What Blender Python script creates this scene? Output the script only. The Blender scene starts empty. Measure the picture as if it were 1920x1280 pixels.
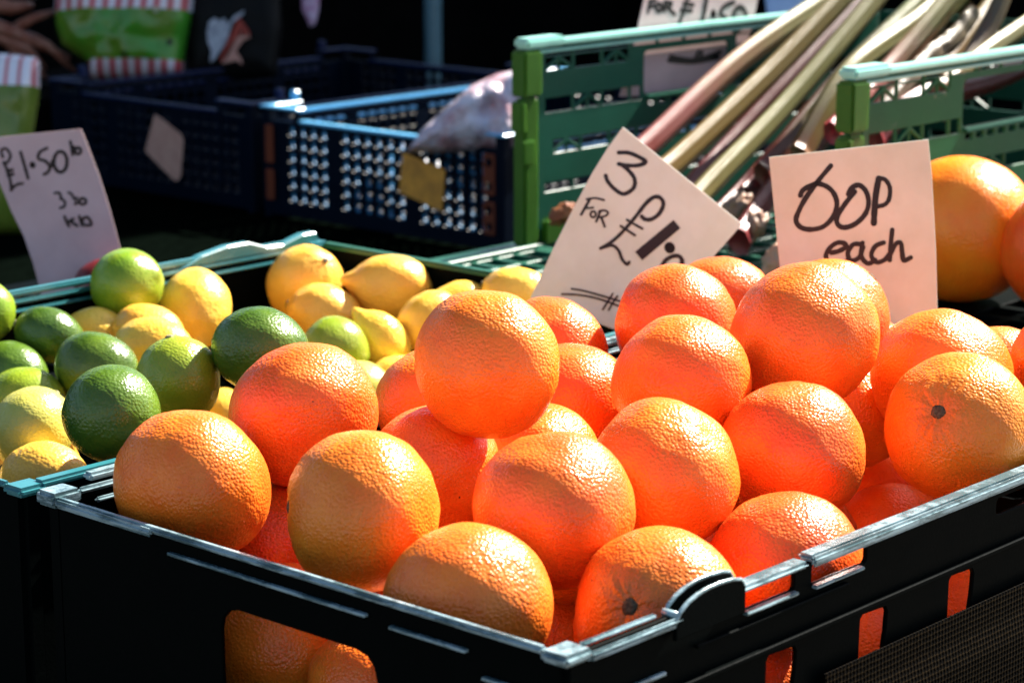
import bpy, bmesh, math, random
from mathutils import Vector, Matrix, noise
random.seed(7)
R = math.radians
SC = bpy.context.scene
COL = SC.collection

# ---------------------------------------------------------------- camera
CAM = Vector((-0.82238513, -0.70708564, 0.39974674))
FPX = 4534.0
PITCH = math.atan2(1030.0, FPX)
YAW = R(42.024)
FWD = Vector((math.cos(YAW) * math.cos(PITCH), math.sin(YAW) * math.cos(PITCH), -math.sin(PITCH)))
RIGHT = Vector((math.sin(YAW), -math.cos(YAW), 0.0))
UP = RIGHT.cross(FWD)
cd = bpy.data.cameras.new('camera')
cam = bpy.data.objects.new('camera', cd)
COL.objects.link(cam)
cam.matrix_world = Matrix((
    (RIGHT.x, UP.x, -FWD.x, CAM.x), (RIGHT.y, UP.y, -FWD.y, CAM.y),
    (RIGHT.z, UP.z, -FWD.z, CAM.z), (0, 0, 0, 1)))
cd.sensor_width = 36.0
cd.lens = 85.0
cd.clip_start = 0.05
cd.clip_end = 400
cd.dof.use_dof = True
cd.dof.focus_distance = 1.47
cd.dof.aperture_fstop = 11
cd.dof.aperture_blades = 8
SC.camera = cam

# ---------------------------------------------------------------- light
SUN_EL, SUN_AZ = 42.0, -5.0          # azimuth from +X, counter-clockwise
w = bpy.data.worlds.new('World')
SC.world = w
w.use_nodes = True
nt = w.node_tree
sky = nt.nodes.new('ShaderNodeTexSky')
sky.sky_type = 'NISHITA'
sky.sun_disc = False
sky.sun_elevation = R(SUN_EL)
sky.sun_rotation = R(90 - SUN_AZ)
bg = nt.nodes['Background']
bg.inputs['Strength'].default_value = 0.05
nt.links.new(sky.outputs[0], bg.inputs[0])
sl = bpy.data.lights.new('sun', 'SUN')
sl.energy = 5.0
sl.angle = R(0.53)
sl.color = (1.0, 0.94, 0.84)
so = bpy.data.objects.new('sun', sl)
COL.objects.link(so)
sd = Vector((math.cos(R(SUN_EL)) * math.cos(R(SUN_AZ)), math.cos(R(SUN_EL)) * math.sin(R(SUN_AZ)), math.sin(R(SUN_EL))))
so.rotation_euler = sd.to_track_quat('Z', 'Y').to_euler()
so.location = sd * 5
SC.view_settings.view_transform = 'Standard'
SC.view_settings.look = 'None'
SC.view_settings.gamma = 1.0
SC.view_settings.exposure = 2.12
SC.view_settings.use_curve_mapping = False
SC.render.engine = 'CYCLES'
SC.cycles.use_denoising = True
SC.cycles.max_bounces = 10
SC.cycles.sample_clamp_indirect = 6.0


# ---------------------------------------------------------------- helpers
def ray(px, py):
    return (RIGHT * (px - 960) - UP * (py - 640) + FWD * FPX).normalized()


def at(px, py, d):
    return CAM + ray(px, py) * d


def on_plane(px, py, p, n):
    r = ray(px, py)
    return CAM + r * ((p - CAM).dot(n) / r.dot(n))


def link(name, me, mat=None, parent=None):
    o = bpy.data.objects.new(name, me)
    COL.objects.link(o)
    if mat and not me.materials:
        me.materials.append(mat)
    if parent:
        o.parent = parent
    return o


def tag(o, label, cat, group=None, kind=None):
    if label:
        o['label'] = label
    if cat:
        o['category'] = cat
    if group:
        o['group'] = group
    if kind:
        o['kind'] = kind
    return o


def empty(name, loc, label, cat, group=None):
    o = bpy.data.objects.new(name, None)
    COL.objects.link(o)
    o.location = loc
    o.empty_display_size = .05
    return tag(o, label, cat, group)


def smooth(me, on=True):
    for p in me.polygons:
        p.use_smooth = on


class MB:
    """collects boxes and tubes, then links them as one mesh object"""
    def __init__(s):
        s.bm = bmesh.new()

    def box(s, a, b, bev=0.0, seg=1):
        bm = bmesh.new()
        x0, y0, z0 = (min(a[i], b[i]) for i in range(3))
        x1, y1, z1 = (max(a[i], b[i]) for i in range(3))
        v = [bm.verts.new(p) for p in ((x0, y0, z0), (x1, y0, z0), (x1, y1, z0), (x0, y1, z0), (x0, y0, z1), (x1, y0, z1), (x1, y1, z1), (x0, y1, z1))]
        for f in ((3, 2, 1, 0), (4, 5, 6, 7), (0, 1, 5, 4), (1, 2, 6, 5), (2, 3, 7, 6), (3, 0, 4, 7)):
            bm.faces.new([v[i] for i in f])
        if bev:
            bmesh.ops.bevel(bm, geom=bm.edges[:], offset=bev, segments=seg, affect='EDGES')
        me = bpy.data.meshes.new('t')
        bm.to_mesh(me)
        bm.free()
        s.bm.from_mesh(me)
        bpy.data.meshes.remove(me)
        return s

    def tube(s, pts, rad, seg=10, flat=1.0):
        pts = [Vector(p) for p in pts]
        n = len(pts)
        rings = []
        for i, p in enumerate(pts):
            t = (pts[min(i + 1, n - 1)] - pts[max(i - 1, 0)]).normalized()
            a = t.orthogonal() if abs(t.z) > .95 else t.cross(Vector((0, 0, 1)))
            a.normalize()
            b = t.cross(a)
            r = rad[i] if isinstance(rad, (list, tuple)) else rad
            rings.append([s.bm.verts.new(p + a * math.cos(2 * math.pi * k / seg) * r + b * math.sin(2 * math.pi * k / seg) * r * flat) for k in range(seg)])
        for i in range(n - 1):
            for k in range(seg):
                s.bm.faces.new((rings[i][k], rings[i][(k + 1) % seg], rings[i + 1][(k + 1) % seg], rings[i + 1][k]))
        s.bm.faces.new(rings[0][::-1])
        s.bm.faces.new(rings[-1])
        return s

    def build(s, name, mat, parent=None, sm=False, off=None):
        me = bpy.data.meshes.new(name)
        bmesh.ops.recalc_face_normals(s.bm, faces=s.bm.faces[:])
        s.bm.to_mesh(me)
        s.bm.free()
        smooth(me, sm)
        if off is not None:
            me.transform(Matrix.Translation(-Vector(off)))
        return link(name, me, mat, parent)


def rrect(u0, v0, u1, v1, r=0.0, n=3):
    if r <= 0:
        return [(u0, v0), (u1, v0), (u1, v1), (u0, v1)]
    r = min(r, abs(u1 - u0) / 2.01, abs(v1 - v0) / 2.01)
    out = []
    for cx, cy, a0 in ((u1 - r, v0 + r, -90), (u1 - r, v1 - r, 0), (u0 + r, v1 - r, 90), (u0 + r, v0 + r, 180)):
        for k in range(n + 1):
            a = R(a0 + 90 * k / n)
            out.append((cx + r * math.cos(a), cy + r * math.sin(a)))
    return out


def plate_mesh(name, outline, holes, th, bev=0.0006):
    """flat moulded panel with openings: local x,y in the panel, z its thickness"""
    cu = bpy.data.curves.new(name, 'CURVE')
    cu.dimensions = '2D'
    cu.fill_mode = 'BOTH'
    cu.extrude = max(th / 2 - bev, 1e-5)
    cu.bevel_depth = bev
    cu.bevel_resolution = 0
    cu.offset = -bev
    for loop in [outline] + holes:
        sp = cu.splines.new('POLY')
        sp.points.add(len(loop) - 1)
        for p, q in zip(sp.points, loop):
            p.co = (q[0], q[1], 0, 1)
        sp.use_cyclic_u = True
    ob = bpy.data.objects.new(name, cu)
    me = ob.to_mesh().copy()
    me.name = name
    ob.to_mesh_clear()
    bpy.data.objects.remove(ob)
    bpy.data.curves.remove(cu)
    me.materials.clear()
    return me


def plate(name, outline, holes, th, origin, u, v, mat, parent, bev=0.0006):
    me = plate_mesh(name, outline, holes, th, bev)
    u = Vector(u).normalized()
    v = Vector(v).normalized()
    n = u.cross(v)
    M = Matrix(((u.x, v.x, n.x, origin[0]), (u.y, v.y, n.y, origin[1]), (u.z, v.z, n.z, origin[2]), (0, 0, 0, 1)))
    me.transform(M)
    smooth(me, False)
    return link(name, me, mat, parent)


def shift_mesh(o, off):
    o.data.transform(Matrix.Translation(Vector(off)))


# ---------------------------------------------------------------- materials
def mat(name):
    m = bpy.data.materials.new(name)
    m.use_nodes = True
    t = m.node_tree
    return m, t, t.nodes['Principled BSDF']


def node(t, kind, **kw):
    n = t.nodes.new(kind)
    for k, v in kw.items():
        if k in ('operation', 'blend_type', 'data_type', 'feature', 'noise_dimensions', 'wave_type', 'bands_direction', 'voronoi_dimensions', 'interpolation_type', 'clamp'):
            setattr(n, k, v)
        else:
            n.inputs[k].default_value = v
    return n


def mixc(t, fac, a, b):
    n = t.nodes.new('ShaderNodeMix')
    n.data_type = 'RGBA'
    if isinstance(fac, (int, float)):
        n.inputs[0].default_value = fac
    else:
        t.links.new(fac, n.inputs[0])
    for k, x in ((6, a), (7, b)):
        if isinstance(x, (tuple, list)):
            n.inputs[k].default_value = (*x, 1) if len(x) == 3 else x
        else:
            t.links.new(x, n.inputs[k])
    return n.outputs[2]


def ramp(t, src, stops, interp='LINEAR'):
    n = t.nodes.new('ShaderNodeValToRGB')
    n.color_ramp.interpolation = interp
    el = n.color_ramp.elements
    while len(el) > 1:
        el.remove(el[-1])
    el[0].position, el[0].color = stops[0][0], (*stops[0][1], 1)
    for p, c in stops[1:]:
        e = el.new(p)
        e.color = (*c, 1)
    t.links.new(src, n.inputs[0])
    return n.outputs[0]


def fruit_mat(name, ca, cb, speck, pore, rough, sss, rad, bump=.55, blotch=None, sscale=.006):
    m, t, b = mat(name)
    L = t.links.new
    tc = t.nodes.new('ShaderNodeTexCoord')
    oi = t.nodes.new('ShaderNodeObjectInfo')
    # slow mottling of the peel, different on every fruit
    sh = t.nodes.new('ShaderNodeVectorMath')
    sh.operation = 'ADD'
    L(tc.outputs['Object'], sh.inputs[0])
    cm = t.nodes.new('ShaderNodeCombineXYZ')
    for i in range(3):
        L(oi.outputs['Random'], cm.inputs[i])
    L(cm.outputs[0], sh.inputs[1])
    n1 = node(t, 'ShaderNodeTexNoise', Scale=38.0, Detail=3.0)
    L(sh.outputs[0], n1.inputs['Vector'])
    c1 = mixc(t, ramp(t, n1.outputs[0], [(.32, (0, 0, 0)), (.7, (1, 1, 1))]), ca, cb)
    hs = t.nodes.new('ShaderNodeHueSaturation')
    mr = node(t, 'ShaderNodeMapRange')
    mr.inputs['To Min'].default_value = .488
    mr.inputs['To Max'].default_value = .512
    L(oi.outputs['Random'], mr.inputs[0])
    L(mr.outputs[0], hs.inputs['Hue'])
    L(c1, hs.inputs['Color'])
    col = hs.outputs[0]
    if blotch:
        nb = node(t, 'ShaderNodeTexNoise', Scale=22.0, Detail=4.0, Roughness=.6)
        L(sh.outputs[0], nb.inputs['Vector'])
        col = mixc(t, ramp(t, nb.outputs[0], [(.54, (0, 0, 0)), (.74, (.7, .7, .7))]), col, blotch)
    # pores: a darker dot in the middle of every oil gland
    vo = node(t, 'ShaderNodeTexVoronoi', Scale=pore, Randomness=.95)
    L(sh.outputs[0], vo.inputs['Vector'])
    dots = ramp(t, vo.outputs['Distance'], [(.10, (.75, .75, .75)), (.30, (0, 0, 0))])
    ds = node(t, 'ShaderNodeMath', operation='MULTIPLY')
    ds.inputs[1].default_value = .30
    L(dots, ds.inputs[0])
    col = mixc(t, ds.outputs[0], col, tuple(x * .55 for x in ca))
    # rare brown specks
    v2 = node(t, 'ShaderNodeTexVoronoi', Scale=95.0, Randomness=1.0)
    L(sh.outputs[0], v2.inputs['Vector'])
    s1 = ramp(t, v2.outputs['Distance'], [(.035, (1, 1, 1)), (.075, (0, 0, 0))])
    s2 = ramp(t, v2.outputs['Color'], [(.80, (0, 0, 0)), (.86, (1, 1, 1))])
    sm_ = node(t, 'ShaderNodeMath', operation='MULTIPLY')
    L(s1, sm_.inputs[0])
    L(s2, sm_.inputs[1])
    col = mixc(t, sm_.outputs[0], col, speck)
    # healed scratches and rubbed marks
    n5 = node(t, 'ShaderNodeTexNoise', Scale=48.0, Detail=7.0, Roughness=.62, Distortion=1.2)
    L(sh.outputs[0], n5.inputs['Vector'])
    col = mixc(t, ramp(t, n5.outputs[0], [(.70, (0, 0, 0)), (.76, (.55, .55, .55))]), col, tuple(.35 * a + .65 * b_ for a, b_ in zip(ca, speck)))
    L(col, b.inputs['Base Color'])
    b.inputs['Roughness'].default_value = rough
    b.inputs['Subsurface Weight'].default_value = sss
    b.inputs['Subsurface Radius'].default_value = rad
    b.inputs['Subsurface Scale'].default_value = sscale
    b.inputs['Specular IOR Level'].default_value = .38
    b.inputs['Coat Weight'].default_value = .04
    b.inputs['Coat Roughness'].default_value = .22
    # pebbled relief
    vb = node(t, 'ShaderNodeTexVoronoi', Scale=pore, Randomness=.95, feature='SMOOTH_F1')
    vb.inputs['Smoothness'].default_value = .35
    L(sh.outputs[0], vb.inputs['Vector'])
    nb2 = node(t, 'ShaderNodeTexNoise', Scale=pore * .8, Detail=2.0)
    L(sh.outputs[0], nb2.inputs['Vector'])
    ad = node(t, 'ShaderNodeMath', operation='ADD')
    L(vb.outputs['Distance'], ad.inputs[0])
    ml = node(t, 'ShaderNodeMath', operation='MULTIPLY')
    ml.inputs[1].default_value = .45
    L(nb2.outputs[0], ml.inputs[0])
    L(ml.outputs[0], ad.inputs[1])
    bu = node(t, 'ShaderNodeBump', Strength=bump, Distance=.0009)
    bu.invert = True
    L(ad.outputs[0], bu.inputs['Height'])
    L(bu.outputs[0], b.inputs['Normal'])
    L(bu.outputs[0], b.inputs['Coat Normal'])
    return m


def plastic(name, c, rough=.38, spec=.5, scuff_glint=(.3, .35, .35), amount=.25, trans=0.0, dust=None, lo=.60, sc=(14, 60, 60)):
    m, t, b = mat(name)
    L = t.links.new
    tc = t.nodes.new('ShaderNodeTexCoord')
    n1 = node(t, 'ShaderNodeTexNoise', Scale=26.0, Detail=6.0, Roughness=.65)
    L(tc.outputs['Object'], n1.inputs['Vector'])
    col = mixc(t, n1.outputs[0], tuple(x * .75 for x in c), tuple(min(1, x * 1.3) for x in c))
    mp = t.nodes.new('ShaderNodeMapping')
    mp.inputs['Scale'].default_value = sc
    L(tc.outputs['Object'], mp.inputs[0])
    n2 = node(t, 'ShaderNodeTexNoise', Scale=3.0, Detail=8.0, Roughness=.75)
    L(mp.outputs[0], n2.inputs['Vector'])
    f = ramp(t, n2.outputs[0], [(lo, (0, 0, 0)), (lo + .12, (amount, amount, amount))])
    col = mixc(t, f, col, scuff_glint)  # patchy scuffs; on the rims they double as broken glints
    if dust:
        n4 = node(t, 'ShaderNodeTexNoise', Scale=34.0, Detail=10.0, Roughness=.7)
        L(tc.outputs['Object'], n4.inputs['Vector'])
        col = mixc(t, ramp(t, n4.outputs[0], [(.62, (0, 0, 0)), (.66, (.7, .7, .7))]), col, dust)
    L(col, b.inputs['Base Color'])
    rr = node(t, 'ShaderNodeMapRange')
    rr.inputs['To Min'].default_value = rough * .75
    rr.inputs['To Max'].default_value = rough * 1.35
    L(n2.outputs[0], rr.inputs[0])
    L(rr.outputs[0], b.inputs['Roughness'])
    b.inputs['Specular IOR Level'].default_value = spec
    if trans:
        b.inputs['Subsurface Weight'].default_value = trans
        b.inputs['Subsurface Radius'].default_value = (.6, 1, .5)
        b.inputs['Subsurface Scale'].default_value = .004
    n3 = node(t, 'ShaderNodeTexNoise', Scale=420.0, Detail=4.0)
    L(tc.outputs['Object'], n3.inputs['Vector'])
    bu = node(t, 'ShaderNodeBump', Strength=.18, Distance=.0006)
    L(n3.outputs[0], bu.inputs['Height'])
    L(bu.outputs[0], b.inputs['Normal'])
    return m


def simple(name, c, rough=.6, spec=.4, c2=None, scale=30.0, bump=0.0, bscale=60.0, bdist=.002, trans=0.0):
    m, t, b = mat(name)
    L = t.links.new
    tc = t.nodes.new('ShaderNodeTexCoord')
    n1 = node(t, 'ShaderNodeTexNoise', Scale=scale, Detail=5.0, Roughness=.6)
    L(tc.outputs['Object'], n1.inputs['Vector'])
    L(mixc(t, ramp(t, n1.outputs[0], [(.35, (0, 0, 0)), (.65, (1, 1, 1))]), c, c2 or tuple(x * .8 for x in c)), b.inputs['Base Color'])
    b.inputs['Roughness'].default_value = rough
    b.inputs['Specular IOR Level'].default_value = spec
    if trans:
        b.inputs['Subsurface Weight'].default_value = trans
        b.inputs['Subsurface Radius'].default_value = (1, .6, .4)
        b.inputs['Subsurface Scale'].default_value = .006
    if bump:
        n2 = node(t, 'ShaderNodeTexNoise', Scale=bscale, Detail=4.0)
        L(tc.outputs['Object'], n2.inputs['Vector'])
        bu = node(t, 'ShaderNodeBump', Strength=bump, Distance=bdist)
        L(n2.outputs[0], bu.inputs['Height'])
        L(bu.outputs[0], b.inputs['Normal'])
    return m


M = {}
M['orange'] = fruit_mat('orange_peel', (.78, .128, .010), (.86, .205, .018), (.10, .03, .01), 540, .30, .16, (1.0, .32, .10), bump=.62, blotch=(.74, .22, .025))
M['grapefruit'] = fruit_mat('grapefruit_peel', (.94, .14, .008), (.96, .22, .016), (.25, .06, .02), 440, .30, .25, (1.0, .25, .06), bump=.6)
M['lime'] = fruit_mat('lime_peel', (.15, .24, .012), (.28, .34, .02), (.12, .06, .02), 520, .26, .12, (.5, .8, .1), bump=.38, blotch=(.30, .32, .05), sscale=.004)
M['dark_lime'] = fruit_mat('dark_lime_peel', (.035, .085, .008), (.09, .16, .012), (.08, .03, .02), 480, .26, .08, (.5, .8, .1), bump=.42, sscale=.004)
M['pale_lime'] = fruit_mat('pale_lime_peel', (.42, .42, .06), (.55, .52, .10), (.15, .08, .03), 500, .3, .15, (.7, .8, .2), bump=.38, sscale=.004)
M['lemon'] = fruit_mat('lemon_peel', (.80, .43, .045), (.84, .52, .08), (.3, .14, .04), 420, .3, .22, (1.0, .7, .2), bump=.5)
M['scar'] = simple('stem_scar', (.06, .035, .02), .8, .2, (.14, .11, .06), 700, .6, 500, .001)
M['green_scar'] = simple('green_stem_button', (.16, .17, .06), .7, .3, (.28, .24, .12), 700, .6, 500, .001)
M['black_crate'] = plastic('black_green_plastic', (.0012, .002, .002), .45, .015, (.012, .016, .016), .15)
M['black_rim'] = plastic('glint_crate_rim', (.045, .09, .10), .26, .9, (.30, .42, .46), .75, lo=.44, sc=(9, 9, 70))  # broken sun glints and sky reflection painted into the rim colour
M['green_rim'] = plastic('glint_green_rim', (.26, .56, .48), .28, .9, (.55, .68, .66), .7)  # sun glint painted in as a pale base colour
M['teal_rim'] = plastic('skylit_crate_rim', (.02, .14, .16), .28, .9, (.2, .4, .42), .5)  # sky reflected on the rim, put into its teal
M['green_crate'] = plastic('green_crate_plastic', (.006, .072, .044), .4, .25, (.08, .18, .14), .25, .0)
M['green_worn'] = plastic('green_crate_dusty', (.008, .085, .030), .4, .25, (.10, .2, .16), .25, .0, (.22, .24, .2))
M['green_post'] = plastic('green_crate_post', (.03, .10, .008), .4, .25, (.14, .2, .06), .3, .2)
M['blue_crate'] = plastic('blue_crate_plastic', (.0012, .0045, .012), .35, .08, (.02, .05, .08), .25)
M['blue_rim'] = plastic('blue_crate_rim', (.14, .48, .80), .3, .8, (.35, .55, .7), .5)  # lighter than the walls: sky reflection put into the colour
M['lit_hole_edge'] = plastic('lit_hole_edge_blue', (.03, .20, .40), .5, .3, (.12, .35, .5), .3)  # brighter blue painting the light caught by hole edges
M['navy_rim'] = plastic('shaded_navy_rim', (.004, .012, .06), .4, .3, (.03, .10, .22), .3)  # shaded copy of the blue rim, darkened in its colour
M['brown_panel'] = simple('brown_panel', (.17, .035, .012), .6, .3)
M['card'] = simple('price_card', (.68, .69, .63), .55, .15, (.61, .61, .54), 24, .12, 120, .0006, .1)
M['card_warm'] = simple('warm_price_card', (.55, .635, .56), .55, .1, (.47, .54, .46), 18, .12, 120, .0006, .1)
M['card_lilac'] = simple('shaded_price_card', (.62, .44, .44), .6, .2, (.54, .37, .37), 18, .1, 120, .0006)
M['ink'] = simple('marker_ink', (.008, .006, .007), .45, .4)
M['brown_ink'] = simple('brown_marker_ink', (.02, .006, .004), .5, .3)
M['cloth'] = simple('table_cloth', (.0008, .0014, .001), .95, .0, (.0014, .0026, .0018), 60, .3, 400, .001)
M['black_cloth'] = simple('black_cloth', (.002, .002, .002), .95, .02, (.003, .003, .003), 20)
M['asphalt'] = simple('paving', (.12, .105, .085), .9, .2, (.085, .075, .06), 3, .5, 90, .01)
M['shade_cloth'] = simple('shade_canvas', (.05, .09, .07), .85, .2, (.04, .07, .055), 4)
M['pole'] = simple('painted_pole', (.10, .22, .30), .35, .5)
M['wood'] = simple('table_wood', (.12, .08, .05), .8, .2)
M['mesh_tan'] = simple('tan_weave', (.2, .14, .07), .8, .2)


def weave_mat():
    m, t, b = mat('perforated_tan_liner')
    L = t.links.new
    tc = t.nodes.new('ShaderNodeTexCoord')
    vo = node(t, 'ShaderNodeTexVoronoi', voronoi_dimensions='2D', Scale=300.0, Randomness=0.12)
    sx = t.nodes.new('ShaderNodeSeparateXYZ')
    L(tc.outputs['Object'], sx.inputs[0])
    cx = t.nodes.new('ShaderNodeCombineXYZ')
    L(sx.outputs[0], cx.inputs[0])
    L(sx.outputs[2], cx.inputs[1])
    L(cx.outputs[0], vo.inputs['Vector'])
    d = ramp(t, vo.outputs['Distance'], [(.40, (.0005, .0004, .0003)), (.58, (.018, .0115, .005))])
    L(d, b.inputs['Base Color'])
    b.inputs['Roughness'].default_value = .9
    b.inputs['Specular IOR Level'].default_value = .02
    bu = node(t, 'ShaderNodeBump', Strength=.6, Distance=.001)
    L(vo.outputs['Distance'], bu.inputs['Height'])
    L(bu.outputs[0], b.inputs['Normal'])
    return m


M['liner'] = weave_mat()

# ---------------------------------------------------------------- setting
TZ = -0.165                                                     # table top
g = MB().box((-60, -60, -1.06), (60, 60, -0.965)).build('ground', M['asphalt'])
tag(g, None, None, None, 'structure')


def cloth_wall(name, x0, y0, x1, y1, z0, z1, label):
    bm = bmesh.new()
    d = Vector((x1 - x0, y1 - y0, 0))
    n = Vector((-d.y, d.x, 0)).normalized()
    N = 90
    cols = []
    for i in range(N + 1):
        s = i / N
        col = []
        for j in range(9):
            h = j / 8
            off = .035 * math.sin(s * d.length * 9 + 2 * math.sin(s * 7)) * (1.15 - h) + .02 * noise.noise((s * 6, h * 2, 3.1))
            p = Vector((x0, y0, 0)) + d * s + n * off
            col.append(bm.verts.new((p.x, p.y, z0 + (z1 - z0) * h)))
        cols.append(col)
    for i in range(N):
        for j in range(8):
            bm.faces.new((cols[i][j], cols[i + 1][j], cols[i + 1][j + 1], cols[i][j + 1]))
    me = bpy.data.meshes.new(name)
    bm.to_mesh(me)
    bm.free()
    smooth(me)
    o = link(name, me, M['black_cloth'])
    sm = o.modifiers.new('thick', 'SOLIDIFY')
    sm.thickness = .004
    return tag(o, label, 'curtain', 'black backdrops standing in for shade behind the stall')


cloth_wall('dark_backdrop', -1.2, 3.45, 4.35, 3.45, -.96, .62, 'black cloth backdrop standing in for the shade behind the striped bags and blue crates at the back')  # black sheets added to stand in for the shaded background
cloth_wall('dark_backdrop', 4.2, 3.6, 4.2, -.3, -.96, .62, 'black cloth backdrop standing in for the shade behind the rhubarb crate on the right')

# table under everything
tb = empty('stall_table', (1.0, 1.2, -.965), 'long market table under a dark green cloth carrying all the crates', 'table')
top = MB().box((-.10, -.08, TZ - .03), (2.1, 2.55, TZ), .006).build('table_top', M['cloth'])
top.parent = tb
top.matrix_parent_inverse = Matrix.Translation((-1.0, -1.2, .965))
for lx, ly in ((-.04, -.02), (2.04, -.02), (-.04, 2.49), (2.04, 2.49)):
    lg = MB().box((lx - 1.0 - .03, ly - 1.2 - .03, 0), (lx - 1.0 + .03, ly - 1.2 + .03, .77), .004).build('leg', M['wood'], tb)

# unseen canopy on poles, added to cast shade over the back of the stall
cn = empty('shade_canopy', (3.0, 2.0, -.965), 'unseen canvas canopy on blue poles, added to shade the back of the stall', 'canopy')
bm = bmesh.new()
X0, X1, Y0, Y1 = -1.0, 7.2, 1.50, 3.7
NX, NY = 40, 16
vs = [[bm.verts.new((X0 + (X1 - X0) * i / NX - 3.0, Y0 + (Y1 - Y0) * j / NY - 2.0,
                     3.165 + .22 * math.sin(math.pi * j / NY) + .015 * math.sin(i * 1.3) * math.sin(j))) for j in range(NY + 1)] for i in range(NX + 1)]
for i in range(NX):
    for j in range(NY):
        bm.faces.new((vs[i][j], vs[i + 1][j], vs[i + 1][j + 1], vs[i][j + 1]))
me = bpy.data.meshes.new('canvas')
bm.to_mesh(me)
bm.free()
smooth(me)
cv = link('canvas', me, M['shade_cloth'], cn)
cv.modifiers.new('thick', 'SOLIDIFY').thickness = .004
pole_p = at(812, 60, 4.55)
for px_, py_ in ((pole_p.x, pole_p.y), (-.95, 3.6), (7.1, 3.6), (7.1, 1.6), (-.95, 2.2)):
    z1 = 3.165 + .22 * math.sin(math.pi * (py_ - Y0) / (Y1 - Y0)) - .01
    MB().tube([(px_ - 3.0, py_ - 2.0, 0), (px_ - 3.0, py_ - 2.0, z1)], .016, 16).build('pole', M['pole'], cn, True)


# ---------------------------------------------------------------- fruit crates (black-green, stackable)
def lip(mb, x0, x1, y0, y1, z0, z1, b=.002):
    mb.box((x0, y0, z0), (x1, y1, z1), b, 2)
    return mb


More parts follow.
